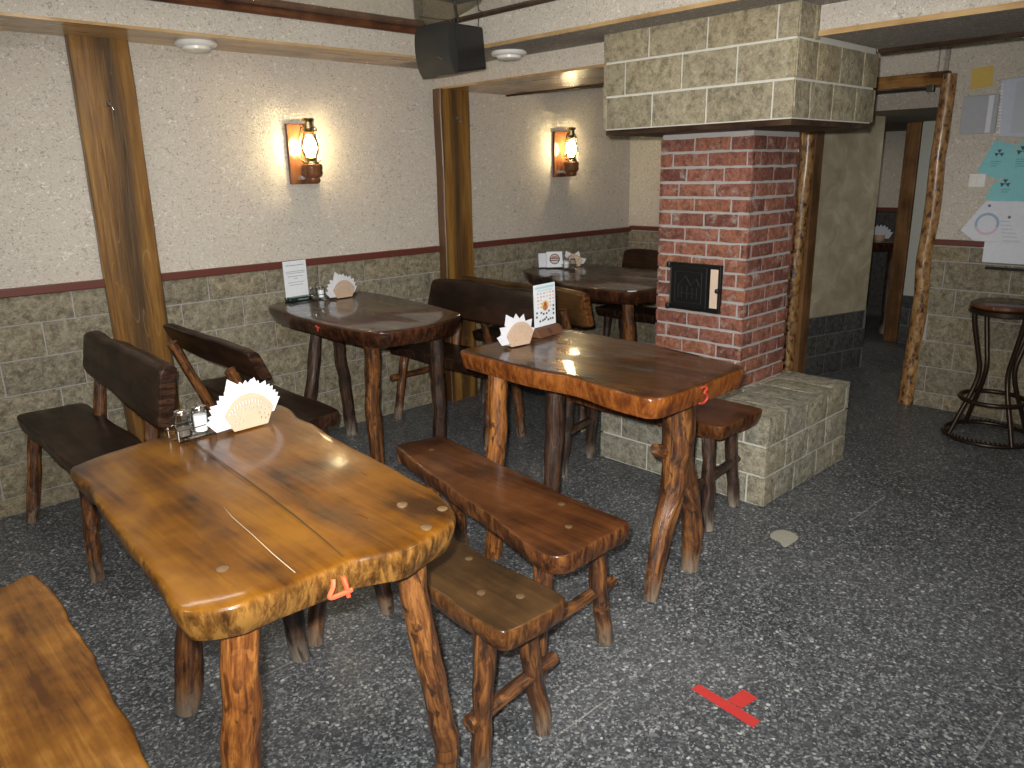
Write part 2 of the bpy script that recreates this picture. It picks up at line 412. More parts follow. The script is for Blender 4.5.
# ------------------------------------------------------------------ masonry
def masonry_bm(bm, org, U, V, Nn, rects, depth, seed, res=.035, rough=.010, edge=.005, wob=.0012):
    """rough-faced blocks: each rect (u0,u1,v0,v1) on the plane org+U u+V v, standing out along Nn"""
    TI = bm.verts.layers.float.get('tint') or bm.verts.layers.float.new('tint')
    rnd = random.Random(seed); org, U, V, Nn = map(Vector, (org, U, V, Nn))
    for (u0, u1, v0, v1) in rects:
        if u1 - u0 < .012 or v1 - v0 < .012: continue
        nu = max(2, int(round((u1 - u0) / res))); nv = max(2, int(round((v1 - v0) / res)))
        ti = rnd.random(); sd = rnd.random() * 50; g = []
        def pt(u, v, d):
            x = bm.verts.new(org + U * u + V * v + Nn * d); x[TI] = ti; return x
        for j in range(nv + 1):
            row = []
            for i in range(nu + 1):
                u = u0 + (u1 - u0) * i / nu; v = v0 + (v1 - v0) * j / nv
                e = min(i, nu - i, j, nv - j)
                d = depth - edge * (1 if e == 0 else (.25 if e == 1 and min(nu, nv) > 4 else 0)) + (.3 if e == 0 else 1) * (rough * noise.noise(Vector((u * 13 + sd, v * 13, seed))) + rough * .7 * noise.noise(Vector((u * 34 + sd, v * 34, seed))))
                ju = wob * noise.noise(Vector((u * 25, v * 25, sd))); jv = wob * noise.noise(Vector((u * 25, v * 25, sd + 8)))
                row.append(pt(u + ju, v + jv, max(d, .004)))
            g.append(row)
        for j in range(nv):
            for i in range(nu): bm.faces.new((g[j][i], g[j][i + 1], g[j + 1][i + 1], g[j + 1][i]))
        loop = g[0][:] + [g[j][-1] for j in range(1, nv + 1)] + g[-1][-2::-1] + [g[j][0] for j in range(nv - 1, 0, -1)]
        back = []
        for v in loop:
            x = bm.verts.new(v.co - Nn * ((v.co - org).dot(Nn) + .004)); x[TI] = ti; back.append(x)
        for k in range(len(loop)): bm.faces.new((loop[k], back[k], back[(k + 1) % len(loop)], loop[(k + 1) % len(loop)]))
def courses(width, zs, length, gap, seed, off=(0, .5), jit=.12):
    rnd = random.Random(seed); out = []
    for r in range(len(zs) - 1):
        u = -length * ((off[r % 2]) + rnd.uniform(-.06, .06))
        while u < width:
            w = length * (1 + rnd.uniform(-jit, jit)); a, b = max(u, 0), min(u + w, width)
            if b - a > .04: out.append((a + gap / 2 if a > 0 else a, b - gap / 2 if b < width else b, zs[r] + gap / 2, zs[r + 1] - gap / 2))
            u += w
    return out
def zspan(z0, z1, first, pitch):
    zs = [z0]; z = first
    while z < z1 - .03:
        if z > z0 + .02: zs.append(z)
        z += pitch
    return zs + [z1]

# ------------------------------------------------------------------ room shell
XL, YN = -2.2, -2.2                      # left and near walls, behind the camera's view
struct(boxes('floor', M['floor'], [((XL, YN, -.05), (8.6, W + .6, 0))]))
struct(boxes('ceiling', M['ceil'], [((XL, YN, CEIL), (D + .1, W + .1, CEIL + .05))]))
RZ = .985                                # height of the dado rail
wl = struct(boxes('wall_back', M['paper'], [((XL, W, 0), (D + .1, W + .12, CEIL))]))
struct(boxes('wall_left', M['paper'], [((XL - .1, YN, 0), (XL, W + .1, CEIL))]))
struct(boxes('wall_front', M['paper'], [((XL, YN - .1, 0), (D + .1, YN, CEIL))]))
DY0, DY1, DZ = 1.66, 2.44, 1.872         # doorway
wr = struct(boxes('wall_right', M['paper'], [((D, YN, 0), (D + .1, DY0, CEIL)), ((D, DY1, 0), (D + .1, W + .1, CEIL)), ((D, DY0, DZ), (D + .1, DY1, CEIL))]))
def wainscot(name, parent, org, U, Nn, width, zs, length, stone, mortar, seed, depth=.022, rough=.013):
    bm = bmesh.new(); masonry_bm(bm, org, U, (0, 0, 1), Nn, courses(width, zs, length, .007, seed, jit=.05), depth, seed, .034, rough)
    o = fin(bm, name, stone, parent)
    A = Vector(org); U_ = Vector(U) * width; N_ = Vector(Nn) * (depth * .5); bm = bmesh.new()
    lo = [bm.verts.new(p + Vector((0, 0, zs[0]))) for p in (A, A + U_, A + U_ + N_, A + N_)]; hi = [bm.verts.new(v.co + Vector((0, 0, zs[-1] - zs[0]))) for v in lo]
    bm.faces.new(lo[::-1]); bm.faces.new(hi)
    for k in range(4): bm.faces.new((lo[k], lo[(k + 1) % 4], hi[(k + 1) % 4], hi[k]))
    fin(bm, 'mortar_bed', mortar, o, False)
    return o
zs = zspan(0, RZ - .012, .083, .1528)
wainscot('stone_wainscot', wl, (-1.2, W, 0), (1, 0, 0), (0, -1, 0), D + 1.2, zs, .312, M['stone_wall'], M['mortar_grey'], 3)
zs2 = zspan(0, RZ - .004, .093, .160)
wainscot('stone_wainscot', wr, (D, -.6, 0), (0, 1, 0), (-1, 0, 0), DY0 + .56, zs2, .335, M['stone_wall'], M['mortar_grey'], 5)
wainscot('stone_wainscot', wr, (D, DY1 + .06, 0), (0, 1, 0), (-1, 0, 0), W - DY1 - .06, zs2, .335, M['stone_wall'], M['mortar_grey'], 6)
struct(boxes('trim_1', M['railwood'], [((XL, W - .034, RZ - .014), (1.09, W, RZ + .022)), ((1.326, W - .034, RZ - .014), (3.045, W, RZ + .022)), ((3.265, W - .034, RZ - .014), (D, W, RZ + .022))], bevel=.004))
struct(boxes('trim_2', M['railwood'], [((D - .034, YN, RZ + .002), (D, DY0 - .06, RZ + .034)), ((D - .034, DY1 + .06, RZ + .002), (D, W - .03, RZ + .034))], bevel=.004))
# dropped ceiling beams
FX, FY, CX0, CX1, SOF, CB = 2.746, 3.534, 3.09, 3.68, 2.04, 1.93
tb = struct(boxes('trim_3', M['paper'], [((XL, FY, SOF + .012), (FX, W, CEIL))]))
boxes('soffit_board', M['tan'], [((XL, FY - .002, SOF), (FX, W, SOF + .012))], tb, 'x')
te = struct(boxes('trim_4', M['paper'], [((FX, YN, SOF + .004), (CX0, W, CEIL))]))
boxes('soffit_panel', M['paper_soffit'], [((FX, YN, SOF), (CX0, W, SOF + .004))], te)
boxes('edge_strip', M['tan'], [((FX - .006, YN, SOF - .002), (FX + .004, FY, SOF + .014))], te, 'y')
tc = struct(boxes('trim_5', M['paper'], [((CX0, 2.452, CB + .012), (CX1, W, CEIL)), ((CX0, YN, CB + .012), (CX1, 1.503, CEIL))]))
boxes('soffit_board', M['tan'], [((CX0 - .004, 2.452, CB), (CX1, W, CB + .012))], tc, 'y')
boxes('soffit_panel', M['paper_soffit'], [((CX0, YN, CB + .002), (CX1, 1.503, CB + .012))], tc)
boxes('edge_strip', M['tan'], [((CX0 - .006, YN, CB), (CX0 + .004, 1.503, CB + .02))], tc, 'y')
boxes('dark_edge', M['darkwood'], [((CX1 - .03, YN, CB - .014), (CX1, 1.503, CB + .004)), ((CX1 - .012, 2.452, CB - .01), (CX1, W, CB + .004))], tc, 'y')
tk = struct(boxes('trim_6', M['cornice'], [((XL, FY - .022, CEIL - .036), (FX + .0, FY, CEIL))], axis='x', bevel=.006))
struct(boxes('trim_7', M['darkwood'], [((FX - .012, YN, CEIL - .012), (FX, FY - .022, CEIL))], axis='y'))

# plank on the lamp wall and the corner post under the beam
def rough_board(name, mat, lo, hi, parent=None, seed=0, amp=.006, nz=40, front='y'):
    bm = bmesh.new(); L = bm.verts.layers.float_vector.new('wc')
    lo, hi = Vector(lo), Vector(hi); rings = []
    for k in range(nz + 1):
        z = lo.z + (hi.z - lo.z) * k / nz
        a = amp * noise.noise(Vector((z * 3.1, seed, 0))); b = amp * noise.noise(Vector((z * 3.1, seed, 7)))
        ch = .005
        ring = [(lo.x + a, hi.y), (lo.x + a, lo.y + ch), (lo.x + a + ch, lo.y), (lo.x + (hi.x - lo.x) * .35, lo.y - .001), (lo.x + (hi.x - lo.x) * .65, lo.y - .001), (hi.x + b - ch, lo.y), (hi.x + b, lo.y + ch), (hi.x + b, hi.y)]
        vs = []
        for (x, y) in ring:
            v = bm.verts.new((x, y, z)); v[L] = Vector((x + seed, y, z)); vs.append(v)
        rings.append(vs)
    for p, q in zip(rings, rings[1:]):
        for i in range(len(p)): bm.faces.new((p[i], p[(i + 1) % len(p)], q[(i + 1) % len(p)], q[i]))
    bm.faces.new(rings[0][::-1]); bm.faces.new(rings[-1])
    return fin(bm, name, mat, parent, False)
# plank material with the dark heartwood stripe
def plank_mat(name, x0, x1):
    t = NT(name); v = t.coord(attr='wc', scale=(1, 1, .12)); g = t.noise(t.coord(attr='wc', scale=(1, 1, .05)), 70, 5, .65, .4)
    at = t.n('ShaderNodeAttribute', attribute_name='wc'); sp = t.n('ShaderNodeSeparateXYZ'); t.l(at.outputs['Vector'], sp.inputs[0])
    c0 = (x0 + x1) / 2
    dx = t.math('ABSOLUTE', t.math('DIVIDE', t.math('SUBTRACT', t.math('ADD', sp.outputs[0], t.math('MULTIPLY', t.math('SUBTRACT', t.noise(v, 7, 3), .5), .16)), c0), (x1 - x0) / 2))
    big = t.noise(v, 10, 4, .6, .8)
    gold = t.ramp(t.math('ADD', t.math('MULTIPLY', big, .6), t.math('MULTIPLY', g, .4)), [(.36, (.080, .034, .009)), (.5, (.20, .094, .019)), (.66, (.34, .185, .045))])
    dark = t.ramp(g, [(.3, (.040, .021, .009)), (.7, (.105, .058, .023))])
    c = t.mix(t.ramp(dx, [(.12, .95), (.52, 0.)]), gold, dark)
    vein = t.noise(t.coord(attr='wc', scale=(1, 1, .10)), 9, 2, .5, .5)
    vm = t.math('LESS_THAN', t.math('ABSOLUTE', t.math('SUBTRACT', vein, .58)), .0025)
    c = t.mix(t.math('MULTIPLY', vm, .25), c, (.40, .26, .09))
    c = t.mix(t.ramp(dx, [(.84, 0.), (1., .75)]), c, (.045, .02, .01))
    t.set(Base_Color=c, Roughness=.36, Coat_Weight=.35, Coat_Roughness=.2); t.bump(t.math('ADD', big, g), .25, .008)
    return t.m
pk = rough_board('wall_plank', plank_mat('golden_plank_dark_heart', 1.084 + 1, 1.332 + 1), (1.078, W - .060, 0), (1.328, W - .025, SOF), seed=1)
tag(pk, 'wide golden-brown varnished wall plank with dark heartwood, left of the first lantern', 'wooden plank')
po = rough_board('corner_post', plank_mat('brown_post_dark_heart', 3.042 + 2, 3.268 + 2), (3.042, W - .095, 0), (3.268, W - .026, CB), seed=2)
tag(po, 'golden-brown varnished wooden post holding up the ceiling beam between the two lanterns', 'wooden post')
def hook(x, y, z, label):
    t = empty('wall_hook', (x, y, z)); tag(t, label, 'hook', 'hooks on the wooden uprights')
    lathe('base_plate', M['chrome'], [(.0, 0), (.012, 0), (.012, .004)], (x, y, z), t, 12)
    wire('prong', M['chrome'], [(x, y, z + .01), (x, y - .022, z + .006), (x + .004, y - .032, z - .02), (x + .006, y - .02, z - .034)], .0035, t)
    wire('prong', M['chrome'], [(x, y, z), (x - .012, y - .014, z - .004), (x - .016, y - .024, z + .012)], .003, t)
    settle(t)
hook(1.205, W - .061, 1.765, 'small chrome hook screwed to the wide wall plank')
hook(3.165, W - .096, 1.762, 'small chrome hook screwed to the post under the beam')

# doorway
d1 = struct(empty('door_1', (D, 2.05, 0)))
log('log_jamb', M['knotty'], [(D - .005, DY0 - .005, 0), (D - .01, DY0 - .012, .9), (D - .012, DY0 - .022, 1.93)], .046, .040, d1, 41, .12, 16, .01, False)
log('log_jamb', M['knotty'], [(D - .02, DY1 + .02, 0), (D - .02, DY1 + .004, .9), (D - .02, DY1 - .01, DZ)], .048, .044, d1, 42, .12, 16, .01, False)
boxes('side_board', M['slatwood'], [((D - .01, DY1 - .060, 0), (D + .10, DY1 - .030, DZ))], d1, 'z')
boxes('lintel', M['doorlog'], [((D - .045, DY0 - .03, DZ), (D + .02, DY1 + .06, DZ + .075))], d1, 'y', .008)
boxes('closer_rail', M['black'], [((D - .055, DY0 + .06, DZ - .022), (D - .035, DY1 - .1, DZ - .006))], d1, 'y')
boxes('closer_block', M['iron_worn'], [((D - .065, DY0 + .035, DZ - .032), (D - .03, DY0 + .075, DZ + .004))], d1, 'y', .004)
settle(d1)
# corridor behind the doorway
def slanted(name, mat, x0, y0, x1, y1, th, z1):
    d = Vector((x1 - x0, y1 - y0, 0)); n = Vector((-d.y, d.x, 0)).normalized() * th
    bm = bmesh.new(); q = [Vector((x0, y0, 0)), Vector((x1, y1, 0)), Vector((x1, y1, 0)) + n, Vector((x0, y0, 0)) + n]
    lo = [bm.verts.new(p) for p in q]; hi = [bm.verts.new(p + Vector((0, 0, z1))) for p in q]
    bm.faces.new(lo[::-1]); bm.faces.new(hi)
    for k in range(4): bm.faces.new((lo[k], lo[(k + 1) % 4], hi[(k + 1) % 4], hi[k]))
    return fin(bm, name, mat, None, False), d
cw, dv = slanted('wall_corridor_left', M['plaster'], D + .098, 2.405, 5.69, 2.245, .1, 1.765); struct(cw)
wainscot('dark_wainscot', cw, (D + .098, 2.405, 0), tuple(dv.normalized()), tuple(Vector((dv.y, -dv.x, 0)).normalized()), dv.length, zspan(0, .43, .15, .145), .20, M['stone_dark'], M['mortar_dark'], 8, .016, .006)
cf = struct(boxes('wall_corridor_end', M['plaster_pale'], [((6.72, .9, 0), (6.82, 2.36, 1.765))]))
wainscot('dark_wainscot', cf, (6.72, 1.2, 0), (0, 1, 0), (-1, 0, 0), 1.16, zspan(0, .40, .15, .14), .25, M['stone_dark'], M['mortar_dark'], 9, .016, .006)
struct(boxes('wall_corridor_right', M['plaster'], [((D + .1, 1.30, 0), (6.82, 1.40, 1.765))]))
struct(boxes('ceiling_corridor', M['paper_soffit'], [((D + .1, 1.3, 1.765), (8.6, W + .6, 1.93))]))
struct(boxes('wall_far_room', M['paper'], [((8.4, 1.9, 0), (8.5, W + .6, 1.93))]))
struct(boxes('wall_far_side', M['paper'], [((5.7, W + .5, 0), (8.5, W + .6, 1.93))]))
struct(boxes('trim_8', M['railwood'], [((8.37, 1.9, .98), (8.4, W + .5, 1.02))]))
struct(boxes('wall_far_dado', M['stone_dark'], [((8.385, 1.9, 0), (8.4, W + .5, .98))]))
pp = boxes('door_post', M['slatwood'], [((6.70, 2.365, 0), (6.80, 2.475, 1.764))], axis='z', bevel=.006)
tag(pp, 'brown wooden post standing upright at the end of the dark corridor', 'wooden post')

# ------------------------------------------------------------------ the stove
BX0, BX1, BY0, BY1, BZ = 2.935, 3.738, 1.510, 2.440, .419
KX0, KX1, KY0, KY1 = 3.223, 3.657, 1.827, 2.323
HX0, HX1, HY0, HY1, HZ = 2.935, 3.68, 1.506, 2.450, 1.626
st = empty('masonry_stove', ((BX0 + BX1) / 2, (BY0 + BY1) / 2, 0))
tag(st, 'red brick stove chimney with stone block base and stone block hood', 'stove')
def stone_box(name, stone, mortar, lo, hi, zs, length, parent, seed, faces='-x -y +y +x', depth=.02, rough=.011, top=False):
    bm = bmesh.new(); x0, y0, _ = lo; x1, y1, _ = hi; dp = depth
    if '-x' in faces: masonry_bm(bm, (x0 + dp, y1, 0), (0, -1, 0), (0, 0, 1), (-1, 0, 0), courses(y1 - y0, zs, length, .010, seed, (.0, .55)), dp, seed, .034, rough)
    if '-y' in faces: masonry_bm(bm, (x0, y0 + dp, 0), (1, 0, 0), (0, 0, 1), (0, -1, 0), courses(x1 - x0, zs, length * .72, .010, seed + 1, (.3, .0)), dp, seed + 1, .034, rough)
    if '+y' in faces: masonry_bm(bm, (x1, y1 - dp, 0), (-1, 0, 0), (0, 0, 1), (0, 1, 0), courses(x1 - x0, zs, length, .010, seed + 2), dp, seed + 2, .05, rough)
    if '+x' in faces: masonry_bm(bm, (x1 - dp, y0, 0), (0, 1, 0), (0, 0, 1), (1, 0, 0), courses(y1 - y0, zs, length, .010, seed + 3), dp, seed + 3, .05, rough)
    if top:
        nr = top; ws = [(x1 - x0) * k / nr for k in range(nr + 1)]
        masonry_bm(bm, (x0, y0, zs[-1] - dp), (1, 0, 0), (0, 1, 0), (0, 0, 1), [(a + .005, b - .005, 0.004, .30) for a, b in zip(ws, ws[1:])] + [(a + .005, b - .005, .308, y1 - y0 - .3) for a, b in zip(ws, ws[1:])] + [(a + .005, b - .005, y1 - y0 - .292, y1 - y0 - .004) for a, b in zip(ws, ws[1:])], dp, seed + 5, .03, rough)
    o = fin(bm, name, stone, parent)
    i = dp * .5
    boxes('mortar_core', mortar, [((x0 + i, y0 + i, zs[0]), (x1 - i, y1 - i, zs[-1] - (i if top else 0)))], o)
    return o
stone_box('stone_base', M['stone_base'], M['mortar'], (BX0, BY0, 0), (BX1, BY1, 0), [0, .138, .277, BZ], .27, st, 21, top=5)
stone_box('stone_hood', M['stone_hood'], M['mortar'], (HX0, HY0, 0), (HX1, HY1, 0), [HZ, 1.771, 1.916], .285, st, 31, rough=.009)
stone_box('stone_hood_top', M['stone_hood'], M['mortar'], (HX0, HY0, 0), (CX0 + .03, HY1, 0), [1.916, 2.062, CEIL - .002], .285, st, 37, faces='-x -y +y', rough=.009)
boxes('hood_filling', M['mortar'], [((CX0, HY0 + .012, 1.916), (HX1 - .012, HY1 - .012, CEIL - .002))], st)
boxes('hood_board', M['darkwood'], [((HX0 + .012, HY0 + .012, HZ - .022), (HX1 - .012, HY1 - .012, HZ))], st, 'y')
def brick_column(parent):
    bm = bmesh.new(); pitch = .0688; gap = .0095; n = int((HZ - .022 - BZ) / pitch) + 1; rnd = random.Random(4)
    L = .192; dp = .016
    for f, (org, U, Nn, wd) in enumerate([((KX0 + dp, KY1, 0), (0, -1, 0), (-1, 0, 0), KY1 - KY0), ((KX0, KY0 + dp, 0), (1, 0, 0), (0, -1, 0), KX1 - KX0), ((KX1, KY1 - dp, 0), (-1, 0, 0), (0, 1, 0), KX1 - KX0), ((KX1 - dp, KY0, 0), (0, 1, 0), (1, 0, 0), KY1 - KY0)]):
        rects = []
        for r in range(n):
            z0, z1 = BZ + r * pitch + gap / 2, min(BZ + (r + 1) * pitch - gap / 2, HZ - .024)
            if z1 - z0 < .014: continue
            offs = [0, -.10, -.045, -.135][(r + f * 2) % 4] + rnd.uniform(-.012, .012); u = offs
            while u < wd:
                w = L * rnd.uniform(.92, 1.06)
                a, b = max(u, 0), min(u + w, wd)
                if b - a > .02:
                    rects.append((a + (gap / 2 if a > 0 else 0), b - (gap / 2 if b < wd else 0), z0 + rnd.uniform(0, .002), z1 - rnd.uniform(0, .003)))
                u += w
        masonry_bm(bm, org, U, (0, 0, 1), Nn, rects, dp, 51 + f, .020, .007, .004, .0034)
    o = fin(bm, 'brick_chimney', M['brick'], parent)
    boxes('mortar_core', M['mortar_grey'], [((KX0 + .007, KY0 + .007, BZ - .01), (KX1 - .007, KY1 - .007, HZ - .022))], o)
brick_column(st)
# cast iron stove door on the front face (faces -x)
fd = boxes('stove_door', M['iron'], [((KX0 - .018, 1.945, .775), (KX0 + .004, 2.232, 1.005))], st, 'y', .004)
boxes('door_leaf', M['iron'], [((KX0 - .030, 2.012, .790), (KX0 - .016, 2.215, .992))], fd, 'y', .004)
boxes('bright_strip', M['bright_plate'], [((KX0 - .0215, 1.958, .800), (KX0 - .017, 1.998, .985))], fd)
lathe('latch_knob', M['iron'], [(.0, -.012), (.011, -.008), (.013, 0), (.011, .008), (0, .012)], (KX0 - .026, 1.955, .885), fd, 12, False)
for z in (.788, .992): lathe('hinge', M['iron'], [(.0, -.016), (.012, -.012), (.014, 0), (.012, .012), (0, .016)], (KX0 - .024, 2.232, z), fd, 10, False)
boxes('worn_edge', M['iron_worn'], [((KX0 - .024, 2.214, .80), (KX0 - .017, 2.226, .985))], fd)
# cast relief on the leaf: a small house-like scene of raised strokes
bm = bmesh.new()
for (a, b) in [((2.19, .965), (2.04, .965)), ((2.19, .815), (2.04, .815)), ((2.19, .965), (2.19, .815)), ((2.04, .965), (2.04, .815)), ((2.17, .835), (2.17, .90)), ((2.15, .835), (2.15, .89)), ((2.12, .835), (2.12, .90)), ((2.09, .835), (2.09, .89)), ((2.065, .835), (2.065, .89)), ((2.17, .90), (2.13, .945)), ((2.13, .945), (2.10, .90)), ((2.10, .90), (2.07, .935)), ((2.07, .935), (2.05, .90)), ((2.16, .86), (2.06, .86))]:
    tube_bm(bm, [Vector((KX0 - .030, a[0], a[1])), Vector((KX0 - .030, b[0], b[1]))], [.0024, .0024], 6)
fin(bm, 'cast_relief', plain('dull_cast_iron', (.035, .037, .035), .45, .6), fd)
settle(st)

# ------------------------------------------------------------------ tables
def strokes(name, mat, lines, r, parent):
    bm = bmesh.new()
    for ln in lines:
        pts = crom(ln, 6) if len(ln) > 2 else [Vector(p) for p in ln]
        tube_bm(bm, pts, [r] * len(pts), 6)
    return fin(bm, name, mat, parent)
def pegs(parent, pts, z, mat, r=.011):
    for (x, y) in pts: lathe('peg', mat, [(.0, .0022), (r * .8, .0022), (r, .001), (r, -.004)], (x, y, z), parent, 12, False)
M['pegmat'] = plain('worn_wood_peg', (.10, .062, .030), .4)

# table 4: two boards
t4 = empty('log_table', (.68, 1.55, 0))
tag(t4, 'amber-varnished log table with a red number 4 on its front edge, nearest the camera', 'table')
o4 = [(.408, 1.945), (.44, 1.97), (.59, 2.018), (.75, 2.035), (.92, 2.06), (.985, 2.070), (1.006, 2.055), (1.004, 2.00), (.985, 1.92), (.978, 1.802), (.958, 1.68), (.950, 1.552), (.938, 1.43), (.934, 1.33), (.912, 1.18), (.896, 1.128), (.858, 1.078), (.80, 1.060), (.728, 1.045), (.67, 1.065), (.624, 1.084), (.55, 1.086), (.47, 1.086), (.425, 1.089), (.378, 1.115), (.353, 1.148), (.352, 1.20), (.362, 1.27), (.372, 1.40), (.380, 1.526), (.388, 1.66), (.404, 1.79), (.403, 1.87)]
slab('tabletop', M['t4'], o4, TZ, .066, t4, 1, 7, .018, .010, .003, .0022)
def sliver(name, mat, P, w, parent, z):
    bm = bmesh.new(); a = [bm.verts.new((x - w * f, y, z)) for x, y, f in P]; b = [bm.verts.new((x + w * f, y, z)) for x, y, f in P]
    for i in range(len(P) - 1): bm.faces.new((a[i], b[i], b[i + 1], a[i + 1]))
    return fin(bm, name, mat, parent, False)
sliver('crack_and_glint', M['darkwood'], [(.686, 2.02, .4), (.684, 1.9, 1), (.672, 1.7, .8), (.658, 1.45, 1), (.646, 1.30, .9), (.634, 1.18, .7), (.624, 1.10, .5)], .0022, t4, TZ + .0032)
sliver('crack_and_glint', M['spot'], [(.566, 1.46, .2), (.557, 1.40, .6), (.550, 1.30, .7), (.541, 1.20, 1.), (.536, 1.11, 1)], .0008, t4, TZ + .0032)  # white highlight along a second crack, painted as a thin pale sliver
log('leg', M['leg_bright'], [(.381, 1.17, 0), (.402, 1.165, .25), (.435, 1.17, .5), (.46, 1.17, .745)], .033, .034, t4, 11, .16, 16, .006, True, knots=((.40, 3.4, .016), (.18, 1.2, .01)))
log('leg', M['leg'], [(.850, 1.13, 0), (.849, 1.13, .20), (.850, 1.13, .28), (.817, 1.13, .468), (.787, 1.13, .686), (.78, 1.13, .745)], .026, .030, t4, 12, .16, 16, .004, True, knots=((.24, 0., .006),))
log('leg', M['leg'], [(.596, 1.994, 0), (.65, 1.98, .4), (.70, 1.95, .745)], .036, .034, t4, 13, .2, 14, .008)
log('leg', M['leg_dark'], [(.950, 1.985, 0), (.89, 1.95, .4), (.84, 1.90, .745)], .030, .034, t4, 14, .2, 14, .008)
strokes('painted_number', M['red_paint'], [[(.588, 1.077, .780), (.584, 1.0725, .769), (.576, 1.0725, .752), (.597, 1.0715, .750), (.619, 1.0715, .750)], [(.606, 1.0745, .779), (.609, 1.0715, .760), (.613, 1.0745, .738)]], .0042, t4)
pegs(t4, [(.455, 1.215), (.83, 1.21), (.875, 1.135), (.80, 1.09)], TZ + .001, M['pegmat'], .011)
settle(t4)
# table 3
t3 = empty('log_table', (2.06, 1.75, 0))
tag(t3, 'chestnut-brown log table with a red number 3 and a forked leg', 'table')
o3 = [(1.815, 2.14), (1.822, 2.205), (1.86, 2.222), (2.0, 2.225), (2.2, 2.215), (2.36, 2.205), (2.405, 2.16), (2.40, 2.0), (2.385, 1.7), (2.345, 1.42), (2.325, 1.325), (2.300, 1.290), (2.26, 1.280), (2.10, 1.274), (1.90, 1.272), (1.830, 1.275), (1.790, 1.305), (1.783, 1.35), (1.787, 1.45), (1.815, 1.62), (1.80, 1.80), (1.805, 2.0)]
slab('tabletop', M['t3'], o3, TZ, .070, t3, 2, 7, .014, .010, .0025, .0018)
log('leg', M['leg_bright'], [(1.81, 2.04, 0), (1.83, 2.03, .35), (1.85, 2.03, .74)], .033, .036, t3, 21, .2, 14, .008, True, knots=((.5, 2.6, .012),))
log('leg', M['leg_dark'], [(2.125, 2.03, 0), (2.145, 2.03, .35), (2.165, 2.03, .74)], .034, .042, t3, 22, .15, 14, .006)
bm = bmesh.new()
def tb_(P, R, seed):
    pts = crom(P, 8); N = len(pts); tube_bm(bm, pts, [R[0] + (R[1] - R[0]) * i / (N - 1) for i in range(N)], 14, seed, .16, foot=True)
tb_([(1.978, 1.411, 0), (2.01, 1.415, .12), (2.052, 1.42, .25), (2.105, 1.42, .38), (2.110, 1.41, .58), (2.10, 1.41, .745)], (.025, .060), 3)
tb_([(2.262, 1.439, 0), (2.262, 1.435, .12), (2.232, 1.43, .27), (2.165, 1.42, .41), (2.13, 1.42, .55)], (.034, .046), 4)
tb_([(2.12, 1.44, .50), (2.04, 1.44, .53), (2.015, 1.44, .545)], (.030, .017), 5)
fin(bm, 'forked_leg', M['leg'], t3)
strokes('painted_number', M['red_dull'], [[(2.015, 1.270, .788), (2.035, 1.270, .788), (2.043, 1.268, .780), (2.030, 1.268, .769), (2.046, 1.268, .760), (2.050, 1.270, .745), (2.032, 1.271, .735), (2.010, 1.271, .738)]], .0034, t3)
settle(t3)
# table 2
t2 = empty('log_table', (2.1, 3.25, 0))
tag(t2, 'dark brown log table with rounded end against the lamp wall, carrying a white text card', 'table')
o2 = [(1.838, 3.79), (1.92, 3.838), (2.1, 3.842), (2.3, 3.838), (2.42, 3.81), (2.44, 3.7), (2.43, 3.4), (2.40, 3.1), (2.345, 2.85), (2.305, 2.79), (2.20, 2.74), (2.084, 2.70), (1.95, 2.70), (1.86, 2.72), (1.80, 2.775), (1.775, 2.90), (1.765, 3.1), (1.768, 3.3), (1.775, 3.5), (1.80, 3.7)]
slab('tabletop', M['t2'], o2, TZ, .076, t2, 3, 7, .022, .010, .004, .0018)
log('leg', M['leg'], [(1.93, 2.985, 0), (1.91, 2.98, .35), (1.90, 2.93, .735)], .034, .036, t2, 31, .18, 14, .006, True, knots=((.36, 5.6, .01),))
log('leg', M['leg_dark'], [(2.301, 2.98, 0), (2.30, 2.97, .35), (2.285, 2.95, .735)], .036, .032, t2, 32, .18, 14, .006)
log('leg', M['leg_dark'], [(1.90, 3.66, 0), (1.97, 3.66, .35), (2.05, 3.66, .735)], .033, .033, t2, 33, .18, 14, .006)
log('leg', M['leg_dark'], [(2.231, 3.72, 0), (2.20, 3.70, .35), (2.15, 3.68, .735)], .033, .034, t2, 34, .18, 14, .006)
strokes('painted_mark', M['red_dull'], [[(1.764, 3.18, .776), (1.764, 3.165, .766), (1.765, 3.172, .752)], [(1.764, 3.155, .772), (1.765, 3.165, .760)]], .0045, t2)
settle(t2)
# table 1
t1 = empty('log_table', (3.85, 3.2, 0))
tag(t1, 'dark log table half hidden behind the brick chimney, white sticker on its edge', 'table')
o1 = [(3.66, 3.72), (3.75, 3.82), (3.95, 3.838), (4.15, 3.825), (4.24, 3.74), (4.26, 3.4), (4.24, 3.0), (4.18, 2.66), (4.08, 2.58), (3.8, 2.57), (3.55, 2.575), (3.44, 2.60), (3.38, 2.67), (3.345, 2.85), (3.38, 3.1), (3.47, 3.25), (3.55, 3.5), (3.61, 3.65)]
slab('tabletop', M['t2'], o1, TZ, .082, t1, 4, 7, .035, .011, .006, .0018)
for k, (a, b) in enumerate([((3.61, 2.75), (3.55, 2.76)), ((4.1, 2.78), (4.06, 2.8)), ((3.75, 3.6), (3.78, 3.55)), ((4.1, 3.65), (4.06, 3.6))]):
    log('leg', M['leg'] if k == 0 else M['leg_dark'], [(*a, 0), (*b, .735)], .036, .036, t1, 35 + k, .15, 14, .006)
settle(t1)
stk = slab('sticker', M['card'], [(3.372, 2.622), (3.408, 2.604), (3.416, 2.590), (3.392, 2.584), (3.366, 2.604)], TZ + .006, .003, None, 1, 4, .0, .001, .0, .0)
tag(stk, 'small white paper sticker on the near corner of the far table by the chimney', 'sticker')

